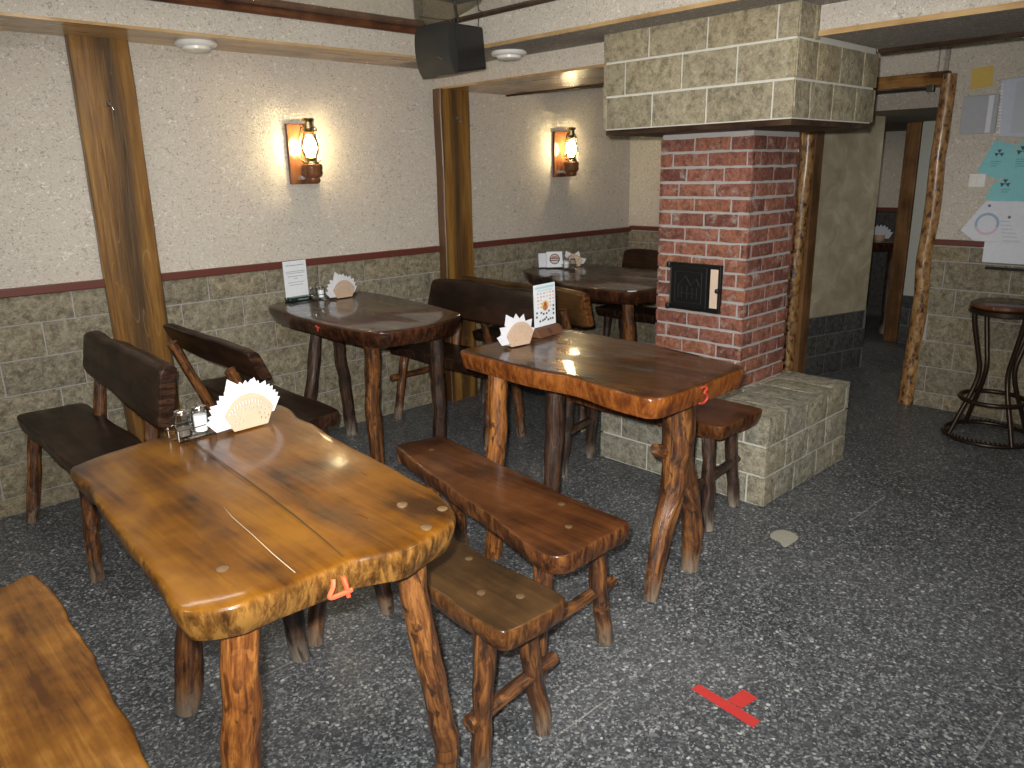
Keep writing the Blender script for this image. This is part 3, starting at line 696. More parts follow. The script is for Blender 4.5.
# ------------------------------------------------------------------ benches
def rect_outline(x0, x1, y0, y1, r=.035, seed=0, wob=.012, skew=(0, 0)):
    rnd = random.Random(seed); P = []
    def w(): return rnd.uniform(-wob, wob)
    n = 5
    P += [(x0 + r, y0), ((x0 + x1) / 2, y0 + w() * .6), (x1 - r, y0), (x1, y0 + r)]
    P += [(x1 + w(), y0 + (y1 - y0) * k / n) for k in range(1, n)]
    P += [(x1, y1 - r), (x1 - r, y1), ((x0 + x1) / 2, y1 + w() * .6), (x0 + r, y1), (x0, y1 - r)]
    P += [(x0 + w(), y1 - (y1 - y0) * k / n) for k in range(1, n)]
    P += [(x0, y0 + r)]
    return [(x + skew[0] * (y - y0) / (y1 - y0), y + skew[1] * (x - x0) / (x1 - x0)) for x, y in P]
def backboard(name, mat, y0, y1, xb, xt, z0, z1, th, tap, parent, seed, face):
    """leaning backrest board along y; (xb,z0) to (xt,z1) is its front face, thickness th away from `face` side"""
    rnd = random.Random(seed); n = 18
    bm = bmesh.new(); L = bm.verts.layers.float_vector.new('wc'); SD = bm.verts.layers.float.new('side'); rings = []
    for k in range(n + 1):
        f = k / n; y = y0 + (y1 - y0) * f
        e = min(f, 1 - f)
        cut = .012 * max(0, 1 - e / .06)
        zt = z1 + .010 * noise.noise(Vector((y * 5, seed, 0))) - cut; zb = z0 + tap * f + .012 * noise.noise(Vector((y * 4, seed, 5))) + cut * 1.4
        prof = []
        for (s, d, sd) in [(.06, 0, 0), (.30, 0, 0), (.7, 0, 0), (.93, 0, 0), (1., .22, 1), (1., .7, 1), (.95, 1, 0), (.5, 1, 0), (.06, 1, 0), (0, .7, 1), (0, .25, 1)]:
            z = zb + (zt - zb) * s; x = xb + (xt - xb) * (z - z0) / (z1 - z0) + face * d * th
            prof.append((x + .003 * noise.noise(Vector((y * 9, z * 9, seed))), z, sd))
        ring = []
        for (x, z, sd) in prof:
            v = bm.verts.new((x, y, z)); v[L] = Vector((z + seed, x, y)); v[SD] = max(sd * .6, 1. if k in (0, n) else 0); ring.append(v)
        rings.append(ring)
    for p, q in zip(rings, rings[1:]):
        for i in range(len(p)): bm.faces.new((p[i], p[(i + 1) % len(p)], q[(i + 1) % len(p)], q[i]))
    bm.faces.new(rings[0][::-1]); bm.faces.new(rings[-1])
    return fin(bm, name, mat, parent, bevel=.006)
def bench(label, outline, mat, legs, legmat, seed, stretchers=(), th=.062, back=None, posts=(), peg=(), backmat=None):
    cx = sum(p[0] for p in outline) / len(outline); cy = sum(p[1] for p in outline) / len(outline)
    t = empty('log_bench', (cx, cy, 0)); tag(t, label, 'bench')
    slab('seat', mat, outline, SZ, th, t, seed, 6, .012, .0065, .004, .0018)
    for k, (a, b) in enumerate(legs):
        log('leg', legmat, [(*a, 0), ((a[0] + b[0]) / 2, (a[1] + b[1]) / 2, .2), (*b, SZ - th + .012)], .025, .028, t, seed * 10 + k, .22, 12, .005)
    for k, (a, b) in enumerate(stretchers): log('stretcher', legmat, [a, b], .021, .018, t, seed * 10 + 6 + k, .2, 12, .004, False)
    if back: backboard('backrest', backmat or mat, *back, t, seed, back_face[label])
    for k, (a, b) in enumerate(posts): log('back_post', M['leg'], [a, b], .025, .023, t, seed * 10 + 8 + k, .18, 12, .004, False)
    if peg: pegs(t, peg, SZ, M['pegmat'])
    settle(t); return t
back_face = {}
# bench low: right of table 4
bench('short olive-brown bench without a back, beside the right side of table 4',
      [(1.04, 1.105), (1.12, 1.100), (1.20, 1.105), (1.222, 1.135), (1.215, 1.3), (1.225, 1.53), (1.25, 1.8), (1.265, 2.05), (1.25, 2.14), (1.15, 2.15), (1.06, 2.14), (1.035, 2.05), (1.03, 1.8), (1.018, 1.45), (1.003, 1.25), (1.005, 1.135)],
      M['seat_olive'], [((1.01, 1.21), (1.035, 1.2)), ((1.248, 1.224), (1.185, 1.224)), ((1.02, 2.02), (1.07, 2.0)), ((1.29, 2.01), (1.22, 2.0))], M['leg'], 1,
      [((.985, 1.215, .175), (1.30, 1.232, .195))], peg=[(1.085, 1.27), (1.14, 1.19), (1.175, 1.42)])
# bench mid: left of table 3
bench('long red-brown bench without a back, along the left side of table 3',
      [(1.345, 1.27), (1.40, 1.242), (1.52, 1.245), (1.62, 1.245), (1.648, 1.28), (1.66, 1.5), (1.69, 1.75), (1.715, 2.0), (1.745, 2.22), (1.725, 2.262), (1.65, 2.275), (1.57, 2.285), (1.545, 2.26), (1.492, 2.05), (1.439, 1.8), (1.387, 1.55), (1.335, 1.34)],
      M['seat_red'], [((1.36, 1.36), (1.40, 1.36)), ((1.676, 1.363), (1.615, 1.363)), ((1.60, 2.15), (1.62, 2.14)), ((1.79, 2.2), (1.70, 2.15))], M['leg'], 2,
      [((1.34, 1.366, .185), (1.725, 1.375, .195))], peg=[(1.50, 1.36), (1.60, 1.48), (1.62, 2.15)])
# bench right of table 3
bench('dark red-brown bench between the number 3 end of the table and the stone base',
      rect_outline(2.56, 2.905, 1.515, 2.50, .04, 33, .008), M['seat_red'], [((2.586, 1.568), (2.61, 1.6)), ((2.880, 1.622), (2.84, 1.64)), ((2.60, 2.40), (2.63, 2.38)), ((2.895, 2.475), (2.85, 2.42))], M['leg_dark'], 3,
      [((2.54, 1.60, .20), (2.905, 1.632, .21)), ((2.56, 2.41, .20), (2.90, 2.45, .22))])
# near bench lower left
bench('wide amber bench cut off by the lower left corner of the view',
      [(.02, 1.0), (.15, .985), (.28, .99), (.315, 1.03), (.300, 1.15), (.302, 1.27), (.318, 1.40), (.318, 1.55), (.335, 1.70), (.335, 1.86), (.346, 1.98), (.335, 2.13), (.318, 2.178), (.25, 2.15), (.12, 2.15), (.03, 2.14), (.0, 2.1), (-.01, 1.8), (0, 1.4), (.0, 1.05)],
      M['seat_amber'], [((.04, 1.12), (.08, 1.15)), ((.29, 1.15), (.25, 1.15)), ((.05, 2.02), (.08, 2.0)), ((.27, 2.02), (.25, 2.0))], M['leg'], 4)
# bench A (seen from the front, at the wall, left)
lb = 'dark bench in front of the wide wall plank, backrest seen from the front'
back_face[lb] = 1
bench(lb, rect_outline(.63, .905, 2.74, 3.83, .04, 7, .006), M['seat_dark'], [((.60, 3.73), (.68, 3.73)), ((.645, 2.97), (.66, 2.95)), ((.90, 3.72), (.87, 3.7)), ((.90, 2.92), (.87, 2.92))], M['leg'], 5,
      back=(2.80, 3.715, .882, .926, .555, .808, .062, .075), posts=[((.885, 3.56, .40), (.935, 3.56, .70)), ((.885, 2.95, .40), (.935, 2.95, .70))])
# bench B (seen from behind)
lb = 'dark bench with backrest seen from behind, held by two slanting posts'
back_face[lb] = -1
bench(lb, rect_outline(1.40, 1.655, 2.825, 3.80, .035, 8, .006), M['seat_dark'], [((1.42, 2.93), (1.45, 2.95)), ((1.65, 2.93), (1.62, 2.95)), ((1.42, 3.70), (1.45, 3.68)), ((1.65, 3.72), (1.62, 3.68))], M['leg_dark'], 6,
      back=(2.82, 3.70, 1.365, 1.298, .650, .800, .05, .02), posts=[((1.46, 3.48, .15), (1.212, 3.48, .742)), ((1.46, 2.97, .15), (1.245, 2.97, .70))])
# bench C (front seen)
lb = 'dark brown bench below the corner post, its long backrest seen from the front'
back_face[lb] = 1
bench(lb, rect_outline(2.575, 2.85, 2.74, 3.82, .035, 9, .006), M['seat_dark'], [((2.585, 3.76), (2.655, 3.74)), ((2.885, 2.98), (2.83, 2.96)), ((2.60, 2.95), (2.64, 2.95)), ((2.86, 3.72), (2.82, 3.7))], M['leg'], 7,
      [((2.56, 3.765, .26), (2.88, 3.74, .27))],
      back=(2.72, 3.72, 2.805, 2.87, .630, .838, .05, .0), posts=[((2.85, 3.5, .40), (2.895, 3.5, .70)), ((2.85, 2.95, .40), (2.895, 2.95, .70))], backmat=M['seat_dark'])
# bench D (back seen)
lb = 'brown bench with backrest seen from behind, just behind the colourful menu card'
back_face[lb] = -1
bench(lb, rect_outline(3.17, 3.42, 2.62, 3.73, .035, 10, .006), M['seat_dark'], [((3.18, 2.78), (3.21, 2.8)), ((3.40, 2.78), (3.37, 2.8)), ((3.18, 3.64), (3.21, 3.62)), ((3.40, 3.64), (3.37, 3.62))], M['leg_dark'], 8,
      back=(2.655, 3.70, 3.14, 3.085, .625, .836, .05, .0), posts=[((3.20, 2.79, .20), (3.030, 2.79, .725)), ((3.20, 3.5, .20), (3.030, 3.5, .725))], backmat=M['seat_olive'])
# bench E behind the chimney
lb = 'dark bench behind the far table, only a backrest corner showing left of the chimney'
back_face[lb] = 1
bench(lb, rect_outline(4.36, 4.62, 2.7, 3.70, .035, 11, .006), M['seat_dark'], [((4.38, 2.8), (4.40, 2.8)), ((4.60, 2.8), (4.57, 2.8)), ((4.38, 3.6), (4.40, 3.6)), ((4.60, 3.6), (4.57, 3.6))], M['leg_dark'], 9,
      back=(2.75, 3.66, 4.60, 4.655, .63, .875, .05, .0), posts=[((4.62, 2.95, .40), (4.68, 2.95, .72)), ((4.62, 3.5, .40), (4.68, 3.5, .72))])

# ------------------------------------------------------------------ table ware
def holder(loc, rot, label, scale=1., napkins=15, seed=1, where='', lean=0, tall=1.):
    t = empty('napkin_holder', loc); tag(t, label, 'napkin holder'); t.rotation_euler = (0, 0, rot); t.scale = (scale,) * 3
    def panel(y, nm):
        bm = bmesh.new(); nu, nv = 34, 13; g = []
        for j in range(nv + 1):
            f = j / nv; row = []
            for i in range(nu + 1):
                s = i / nu * 2 - 1
                b = Vector((s * .046, y, .003)); ph = s * math.radians(56)
                tp = Vector((.066 * math.sin(ph) / math.sin(math.radians(56)), y, .046 + .046 * (math.cos(ph) - math.cos(math.radians(56))) / (1 - math.cos(math.radians(56)))))
                row.append(bm.verts.new(b.lerp(tp, f)))
            g.append(row)
        for j in range(nv):
            for i in range(nu):
                if j in (9, 10) and i % 2 == 1 and 1 < i < nu - 2: continue
                if j in (7,) and i % 3 == 1 and 2 < i < nu - 3: continue
                if j in (3, 5) and (i + j) % 4 == 1 and (i < 11 or i > 22): continue
                bm.faces.new((g[j][i], g[j][i + 1], g[j + 1][i + 1], g[j + 1][i]))
        o = fin(bm, nm, M['ply'], t, False); m = o.modifiers.new('thick', 'SOLIDIFY'); m.thickness = .003; m.offset = 0
    panel(-.018, 'front_panel'); panel(.018, 'back_panel')
    boxes('bottom_board', M['ply'], [((-.042, -.018, .004), (.042, .018, .008))], t)
    rnd = random.Random(seed)
    base = Matrix.Translation(loc) @ Matrix.Rotation(rot, 4, 'Z') @ Matrix.Scale(scale, 4)
    for k in range(napkins):
        f = k / (napkins - 1) if napkins > 1 else .5
        a = math.radians(-74 + 142 * f) + rnd.uniform(-.04, .04); R = (.113 + rnd.uniform(-.004, .005)) * tall
        if k == int(napkins * .42): R *= 1.16
        hw = .024; y = -.012 + .024 * f + rnd.uniform(-.001, .001)
        d = Vector((math.sin(a), 0, math.cos(a))); p = Vector((d.z, 0, -d.x))
        o0 = Vector((0, 0, .010))
        pts = [o0 + d * R, o0 + d * (R - hw * 1.35) - p * hw, o0 + d * .012 + Vector((0, 0, 0)), o0 + d * (R - hw * 1.35) + p * hw]
        bm = bmesh.new(); lay = []
        for yy in (y, y + .0012):
            lay.append([bm.verts.new((q.x, yy, max(q.z, .010))) for q in pts])
        bm.faces.new(lay[0]); bm.faces.new(lay[1][::-1])
        for i in range(4): bm.faces.new((lay[0][i], lay[1][i], lay[1][(i + 1) % 4], lay[0][(i + 1) % 4]))
        n = fin(bm, 'paper_napkin', M['napkin'], None, False); n.matrix_world = base
        tag(n, 'white paper napkin fanned out in the holder ' + where, 'napkin', 'napkins in the holder ' + where)
    return t
holder((.838, 1.925, TZ + .001), .06, 'pale lattice napkin holder with a full fan of napkins on the amber table', 1.06, 21, 1, 'on the amber table')
holder((2.025, 2.105, TZ + .001), -.05, 'pale lattice napkin holder beside the colourful menu card', 1.03, 7, 2, 'beside the menu card', tall=.98)
holder((2.225, 3.69, TZ + .001), .05, 'pale lattice napkin holder on the dark table beside the white text card', 1.05, 13, 3, 'on the table by the wall', tall=1.0)
holder((4.05, 3.63, TZ + .001), -.7, 'pale napkin holder far away on the table behind the chimney', .95, 4, 4, 'behind the chimney', tall=.95)

def shaker(x, y, kind, label, s=1., tilt=0):
    t = empty(kind + '_shaker', (x, y, TZ + .008)); tag(t, label, 'shaker')
    z = TZ + .008
    lathe('glass_body', M['glass'], [(.0, .001), (.019 * s, .001), (.021 * s, .01), (.020 * s, .052 * s), (.017 * s, .060 * s)], (x, y, z), t, 18, False)
    lathe('salt_fill' if kind == 'salt' else 'pepper_fill', M[kind], [(0, .004), (.017 * s, .004), (.0178 * s, .045 * s if kind == 'salt' else .022 * s), (0, (.046 if kind == 'salt' else .023) * s)], (x, y, z), t, 16, False)
    lathe('metal_lid', M['chrome'], [(.0172 * s, .058 * s), (.0178 * s, .060 * s), (.0172 * s, .067 * s), (.010 * s, .070 * s), (0, .0705 * s)], (x, y, z), t, 18, False)
    settle(t)
def cruet(x, y, ang, label, s=1.):
    t = empty('cruet_stand', (x, y, TZ)); tag(t, label, 'cruet stand')
    ca, sa = math.cos(ang), math.sin(ang)
    def q(u, v, z): return (x + u * ca - v * sa, y + u * sa + v * ca, TZ + z)
    bm = bmesh.new(); P = [q(u * s, v * s, z) for z in (.001, .006) for (u, v) in ((-.05, -.028), (.05, -.028), (.05, .028), (-.05, .028))]
    vs = [bm.verts.new(p) for p in P]
    for f in ((3, 2, 1, 0), (4, 5, 6, 7), (0, 1, 5, 4), (1, 2, 6, 5), (2, 3, 7, 6), (3, 0, 4, 7)): bm.faces.new([vs[i] for i in f])
    fin(bm, 'tray', M['acrylic'], t, False)
    wire('rail', M['chrome'], [q(u * s, v * s, .034 * s) for (u, v) in ((-.05, -.026), (.05, -.026), (.05, .026), (-.05, .026))], .0016, t, 6, 6, True)
    for u in (-.05, .05):
        for v in (-.026, .026): wire('rail_post', M['chrome'], [q(u * s, v * s, .006), q(u * s, v * s, .034 * s)], .0016, t, 1, 6)
    wire('handle', M['black'], [q(0, .012, .006), q(0, .012, .085 * s), q(.008 * s, .012, .096 * s), q(.02 * s, .012, .10 * s)], .0018, t, 5, 6)
    settle(t)
    return q
q = cruet(.702, 1.957, .12, 'clear cruet stand with two shakers on the amber table beside the napkin holder')
p = q(-.022, 0, 0); shaker(p[0], p[1], 'pepper', 'clear glass pepper shaker on the amber table, left in its stand', 1.02)
p = q(.026, 0, 0); shaker(p[0], p[1], 'salt', 'white-filled glass salt shaker on the amber table, right in its stand', 1.02)
q = cruet(2.098, 3.735, .05, 'small metal cruet stand on the dark table between text card and napkins', .9)
p = q(-.022, 0, 0); shaker(p[0], p[1], 'pepper', 'glass pepper shaker on the dark table, nearer the text card', .95)
p = q(.022, 0, 0); shaker(p[0], p[1], 'salt', 'glass salt shaker on the dark table, nearer the napkins', .95)
q = cruet(3.93, 3.56, -.7, 'small cruet stand on the far table behind the chimney', .9)
p = q(-.02, 0, 0); shaker(p[0], p[1], 'salt', 'white salt shaker on the far table beside the picture card', 1.0)
p = q(.024, 0, 0); shaker(p[0], p[1], 'pepper', 'dark pepper shaker on the far table nearest the pale napkin holder', .95)

def ink(name, rects, place, parent, lift):
    """printed matter: rects (u0,v0,u1,v1,colour) or (u,v,r,colour,'d') discs laid on a card by place(u,v,lift)"""
    bm = bmesh.new(); L = bm.verts.layers.float_color.new('ink')
    for i, r in enumerate(rects):
        k = lift * (1 + .15 * (i % 5))
        if r[-1] == 'd': u, v, rad, c, _ = r; P = [(u + rad * math.cos(a * PI / 8), v + rad * math.sin(a * PI / 8)) for a in range(16)]
        elif r[-1] == 'r':
            u, v, r0, r1, a0, a1, c, _ = r; n = 10
            P = None
            for k2 in range(n):
                b0, b1 = a0 + (a1 - a0) * k2 / n, a0 + (a1 - a0) * (k2 + 1) / n
                vs = [bm.verts.new(place(u + rr * math.cos(b), v + rr * math.sin(b), k)) for rr, b in ((r0, b0), (r1, b0), (r1, b1), (r0, b1))]
                cc = c(k2 / n) if callable(c) else c
                for x in vs: x[L] = (*cc, 1)
                bm.faces.new(vs)
            continue
        elif r[-1] == 'p': P, c, _ = r
        else: u0, v0, u1, v1, c = r; P = [(u0, v0), (u1, v0), (u1, v1), (u0, v1)]
        vs = [bm.verts.new(place(u, v, k)) for u, v in P]
        for x in vs: x[L] = (*c, 1)
        bm.faces.new(vs)
    me = bpy.data.meshes.new(name); bm.to_mesh(me); bm.free()
    return link(name, me, M['ink'], parent)
def card_bm(place, poly, th):
    bm = bmesh.new(); a = [bm.verts.new(place(u, v, 0)) for u, v in poly]; b = [bm.verts.new(place(u, v, -th)) for u, v in poly]
    bm.faces.new(a); bm.faces.new(b[::-1])
    for i in range(len(a)): bm.faces.new((a[i], b[i], b[(i + 1) % len(a)], a[(i + 1) % len(a)]))
    return bm
def standing(x, y, ang, tilt):
    ca, sa = math.cos(ang), math.sin(ang)
    n = Vector((sa, -ca, 0))            # towards the reader
    up = Vector((0, 0, 1)) * math.cos(tilt) - n * math.sin(tilt); nn = n * math.cos(tilt) + Vector((0, 0, 1)) * math.sin(tilt)
    def place(u, v, l): return Vector((x, y, TZ + .004)) + Vector((ca, sa, 0)) * u + up * v + nn * l
    return place
# menu card on table 3
def menu3():
    t = empty('menu_stand', (2.245, 2.165, TZ)); tag(t, 'menu card with burger picture in a brown wooden stand on the chestnut-brown table', 'menu')
    pl = standing(2.245, 2.165, .12, .03)
    fin(card_bm(lambda u, v, l: pl(u, v, l - .0005), [(-.074, .03), (.074, .03), (.074, .232), (-.074, .232)], .003), 'clear_sleeve', M['acrylic'], t, False)
    fin(card_bm(pl, [(-.072, .034), (.072, .034), (.072, .206), (-.072, .206)], -.001), 'menu_card', M['card'], t, False)
    R = [(-.05, .178, .05, .186, (.40, .62, .68)), (-.04, .168, .04, .173, (.5, .68, .72))]
    rnd = random.Random(5)
    for j in range(5):
        for i in range(6):
            u = -.042 + i * .0165; v = .157 - j * .013
            if j > 1 and 1 < i < 4: continue
            R.append((u, v, u + .0075, v + .005, rnd.choice([(.55, .18, .12), (.65, .35, .2), (.5, .3, .35), (.6, .5, .45)])))
    R += [(0, .112, .019, (.72, .50, .16), 'd'), (.0, .104, .013, (.42, .16, .05), 'd'), (0, .117, .008, (.35, .08, .03), 'd')]
    for (u, v) in [(-.046, .088), (-.046, .072), (-.022, .086), (-.010, .08), (.006, .08), (.018, .088), (.044, .09), (.044, .105), (.044, .074), (-.03, .054), (-.016, .056), (-.004, .058), (.004, .064), (.014, .054), (.026, .056), (.038, .056)]:
        R.append((u - .004, v - .004, u + .0045, v + .0035, (.035, .03, .05)))
    ink('print', R, lambda u, v, l: pl(u * 1.25, v * 1.06, l), t, .0025)
    bm = bmesh.new()
    prof = [(-.036, .0), (.030, .0), (.012, .034), (-.010, .034)]
    def q(u, s, h): return Vector((2.245, 2.165, TZ + .001)) + Vector((math.cos(.12), math.sin(.12), 0)) * u + Vector((math.sin(.12), -math.cos(.12), 0)) * -s + Vector((0, 0, h))
    A = [bm.verts.new(q(-.082, s, h)) for s, h in prof]; B = [bm.verts.new(q(.082, s, h)) for s, h in prof]
    bm.faces.new(A); bm.faces.new(B[::-1])
    for i in range(4): bm.faces.new((A[i], B[i], B[(i + 1) % 4], A[(i + 1) % 4]))
    fin(bm, 'wooden_base', M['menu_wood'], t, False, .003)
    def face(u, v, l):  # sloping front of the base
        s = -.036 + (.026) * v; h = .034 * v
        return q(u, s - l * .8, h + l * .6)
    ink('carved_emblem', [(-.008, .25, -.005, .75, (.02, .01, .008)), (-.008, .25, .008, .33, (.02, .01, .008)), (-.008, .46, .008, .55, (.02, .01, .008)), (-.008, .68, .008, .76, (.02, .01, .008)), (.006, .25, .009, .55, (.02, .01, .008))], face, t, .0012)
    settle(t)
menu3()
def menu2():
    t = empty('text_card_stand', (2.02, 3.80, TZ)); tag(t, 'white text card in a dark green stand on the dark table by the wall', 'sign')
    pl = standing(2.022, 3.815, .10, .02)
    fin(card_bm(pl, [(-.072, .008), (.072, .008), (.072, .208), (-.072, .208)], .002), 'text_card', M['card'], t, False)
    R = []
    rnd = random.Random(3)
    for v, w in [(.182, .055), (.150, .060), (.141, .060), (.124, .05), (.112, .012), (.092, .05), (.078, .042)]:
        u = -w
        while u < w - .002:
            l = rnd.uniform(.005, .014); R.append((u, v, min(u + l, w), v + (.0042 if v > .17 else .003), (.22, .25, .30))); u += l + .0022
    ink('print', R, pl, t, .001)
    boxes('base', M['green'], [((1.952, 3.770, TZ + .001), (2.098, 3.835, TZ + .022))], t, 'x', .004)
    R = []; u = -.022
    while u < .03: R.append((u, .007, u + .004, .013, (.25, .36, .34))); u += .0065
    ink('base_lettering', R, lambda u, v, l: Vector((2.02 + u, 3.770 - l, TZ + v)), t, .0008)
    settle(t)
menu2()
def menu1():
    for k, (x, y, a, tl) in enumerate([(3.885, 3.652, -.62, .14)]):
        t = empty('picture_card', (x, y, TZ)); tag(t, 'small card with a dark oval emblem on the far table behind the chimney', 'card')
        pl = standing(x, y, a, tl)
        fin(card_bm(pl, [(-.056, .006), (.056, .006), (.054, .112), (-.056, .112)], .012), 'card_block', M['card'], t, False)
        R = [(0, .062, .036, (.10, .03, .03), 'd'), (0, .062, .030, (.55, .50, .44), 'd'), (-.036, .050, .036, .070, (.07, .03, .03)), (-.02, .072, .02, .080, (.45, .1, .08)), (-.028, .056, .028, .063, (.6, .55, .5))]
        ink('emblem', R, pl, t, .001)
        fin(card_bm(lambda u, v, l: pl(u, v, l), [(-.06, .0), (.06, .0), (.06, .008), (-.06, .008)], .02), 'card_foot', M['black'], t, False)
        settle(t)
    pl = standing(3.862, 3.715, -.5, .18)
    o = fin(card_bm(pl, [(-.05, .004), (.05, .004), (.05, .10), (-.05, .10)], .003), 'leaflet', M['paper_white'], None, False)
    tag(o, 'white leaflet leaning behind the oval emblem card on the far table', 'leaflet')
menu1()

# ------------------------------------------------------------------ lanterns
def lantern(x, label):
    t = empty('wall_lantern', (x, W, 1.41)); tag(t, label, 'wall lamp')
    yc = W - .105
    boxes('back_board', M['lampwood'], [((x - .080, W - .022, 1.405), (x + .080, W, 1.712))], t, 'z', .003)
    boxes('bracket', M['lampwood'], [((x - .022, yc, 1.425), (x + .022, W - .02, 1.455))], t, 'y', .004)
    lathe('turned_base', M['lampwood'], [(0, 0), (.030, 0), (.040, .012), (.038, .028), (.050, .038), (.056, .052), (.053, .066), (.056, .074), (.056, .092), (.048, .100), (0, .101)], (x, yc, 1.408), t, 24, False)
    lathe('burner', M['brass'], [(.040, .0), (.042, .006), (.034, .014), (.030, .026), (.036, .030), (.030, .036), (0, .036)], (x, yc, 1.508), t, 20, False)
    lathe('glass_chimney', M['glass'], [(.028, .0), (.040, .02), (.046, .045), (.044, .075), (.034, .105), (.028, .120)], (x, yc, 1.538), t, 24, False)
    lathe('bulb', M['bulb'], [(0, 0), (.020, .004), (.031, .022), (.034, .042), (.030, .064), (.018, .084), (0, .090)], (x, yc, 1.552), t, 16, False)
    lathe('cap', M['brass'], [(.040, .0), (.042, .004), (.024, .016), (.022, .048), (.030, .052), (.034, .058), (.030, .066), (0, .070)], (x, yc, 1.668), t, 20, False)
    for s in (-1, 1):
        wire('wire_frame', M['brass'], [(x + s * .036, yc, 1.515), (x + s * .060, yc, 1.530), (x + s * .066, yc, 1.56), (x + s * .056, yc, 1.63), (x + s * .048, yc, 1.68), (x + s * .024, yc, 1.70)], .0032, t)
    wire('guard_ring', M['brass'], [(x + .048 * math.cos(a * PI / 4), yc + .048 * math.sin(a * PI / 4), 1.60) for a in range(8)], .0018, t, 4, 6, True)
    settle(t)
    L = bpy.data.lights.new('lantern_light', 'POINT'); L.energy = 26; L.color = (1, .74, .40); L.shadow_soft_size = .032
    o = bpy.data.objects.new('lantern_light', L); o.location = (x, yc, 1.60); COL.objects.link(o)
lantern(2.150, 'glowing oil-lantern wall lamp on a wooden board, left of the corner post')
lantern(4.185, 'glowing oil-lantern wall lamp on a wooden board, between corner post and stone hood')

# round soffit lights (switched off)
for (x, y, lab) in [(1.575, 3.70, 'round white ceiling light under the left beam, beside the wall plank'), (2.93, 3.07, 'round white ceiling light under the middle beam, beside the speaker')]:
    t = empty('round_light', (x, y, SOF)); tag(t, lab, 'ceiling light', 'round soffit lights')
    lathe('rim', M['white'], [(.0, 0), (.088, 0), (.092, -.010), (.086, -.018), (.064, -.022), (.062, -.016)], (x, y, SOF), t, 32, False)
    lathe('lens', plain('frosted_lens', (.70, .68, .62), .3), [(.064, -.018), (.062, -.034), (.05, -.040), (0, -.042)], (x, y, SOF), t, 32, False)
    settle(t)

# ------------------------------------------------------------------ loudspeaker
def speaker():
    C0 = Vector((2.555, 3.10, 2.018)); t = empty('loudspeaker', C0); tag(t, 'black loudspeaker hanging in the ceiling corner above the post', 'loudspeaker')
    F = Vector((.687, .726, 0)); R = Vector((.726, -.687, 0)); a = math.radians(42)
    f = (-F * math.cos(a) - R * math.sin(a)); s = (-F * math.sin(a) + R * math.cos(a))
    Z = Vector((0, 0, 1)); f = (f - Z * .10).normalized(); u = s.cross(f) if s.cross(f).z > 0 else f.cross(s)
    def q(a_, b_, c_): return C0 + f * a_ + s * b_ + u * c_
    w, h, d = .115, .108, .24
    bm = bmesh.new()
    back = [bm.verts.new(q(-d + .07, b * w * .72, c * h * .88)) for b, c in ((-1, -1), (1, -1), (1, 1), (-1, 1))]
    front = [bm.verts.new(q(.06, b * w, c * h)) for b, c in ((-1, -1), (1, -1), (1, 1), (-1, 1))]
    bm.faces.new(back); bm.faces.new(front)
    for i in range(4): bm.faces.new((back[i], back[(i + 1) % 4], front[(i + 1) % 4], front[i]))
    fin(bm, 'cabinet', M['black'], t, False, .008)
    bm = bmesh.new(); n = 10; A = []
    for j in range(n + 1):
        c = (j / n * 2 - 1); bul = .058 * math.sqrt(max(0, 1 - (c * .93) ** 2))
        A.append([bm.verts.new(q(.066 + bul * (1 - .25 * abs(b)), b * (w + .003), c * (h + .003))) for b in (-1, -.5, 0, .5, 1)])
    for p, r in zip(A, A[1:]):
        for i in range(4): bm.faces.new((p[i], p[i + 1], r[i + 1], r[i]))
    e0 = [bm.verts.new(q(.064, b * (w + .003), c * (h + .003))) for b, c in ((-1, -1), (1, -1), (1, 1), (-1, 1))]
    bm.faces.new([r[0] for r in A] + [e0[3], e0[0]]); bm.faces.new([r[-1] for r in A] + [e0[2], e0[1]]); bm.faces.new(A[0] + [e0[1], e0[0]]); bm.faces.new(A[-1] + [e0[2], e0[3]])
    fin(bm, 'grille', M['grille'], t)
    bm = bmesh.new()
    tube_bm(bm, [q(.122, .045, -.03), q(.116, .075, -.045)], [.003, .003], 6); fin(bm, 'badge', M['brass'], t)
    wire('bracket', M['black'], [q(-.06, 0, h * .85), q(-.07, 0, h + .03), Vector((2.70, 3.20, CEIL - .01))], .009, t)
    wire('cable', M['black'], [q(-.15, .06, h * .6), q(-.16, .07, h + .03), Vector((2.738, 3.06, CEIL - .008)), Vector((2.735, 3.3, CEIL - .01)), Vector((2.70, 3.50, CEIL - .05))], .0022, t)
    settle(t)
speaker()

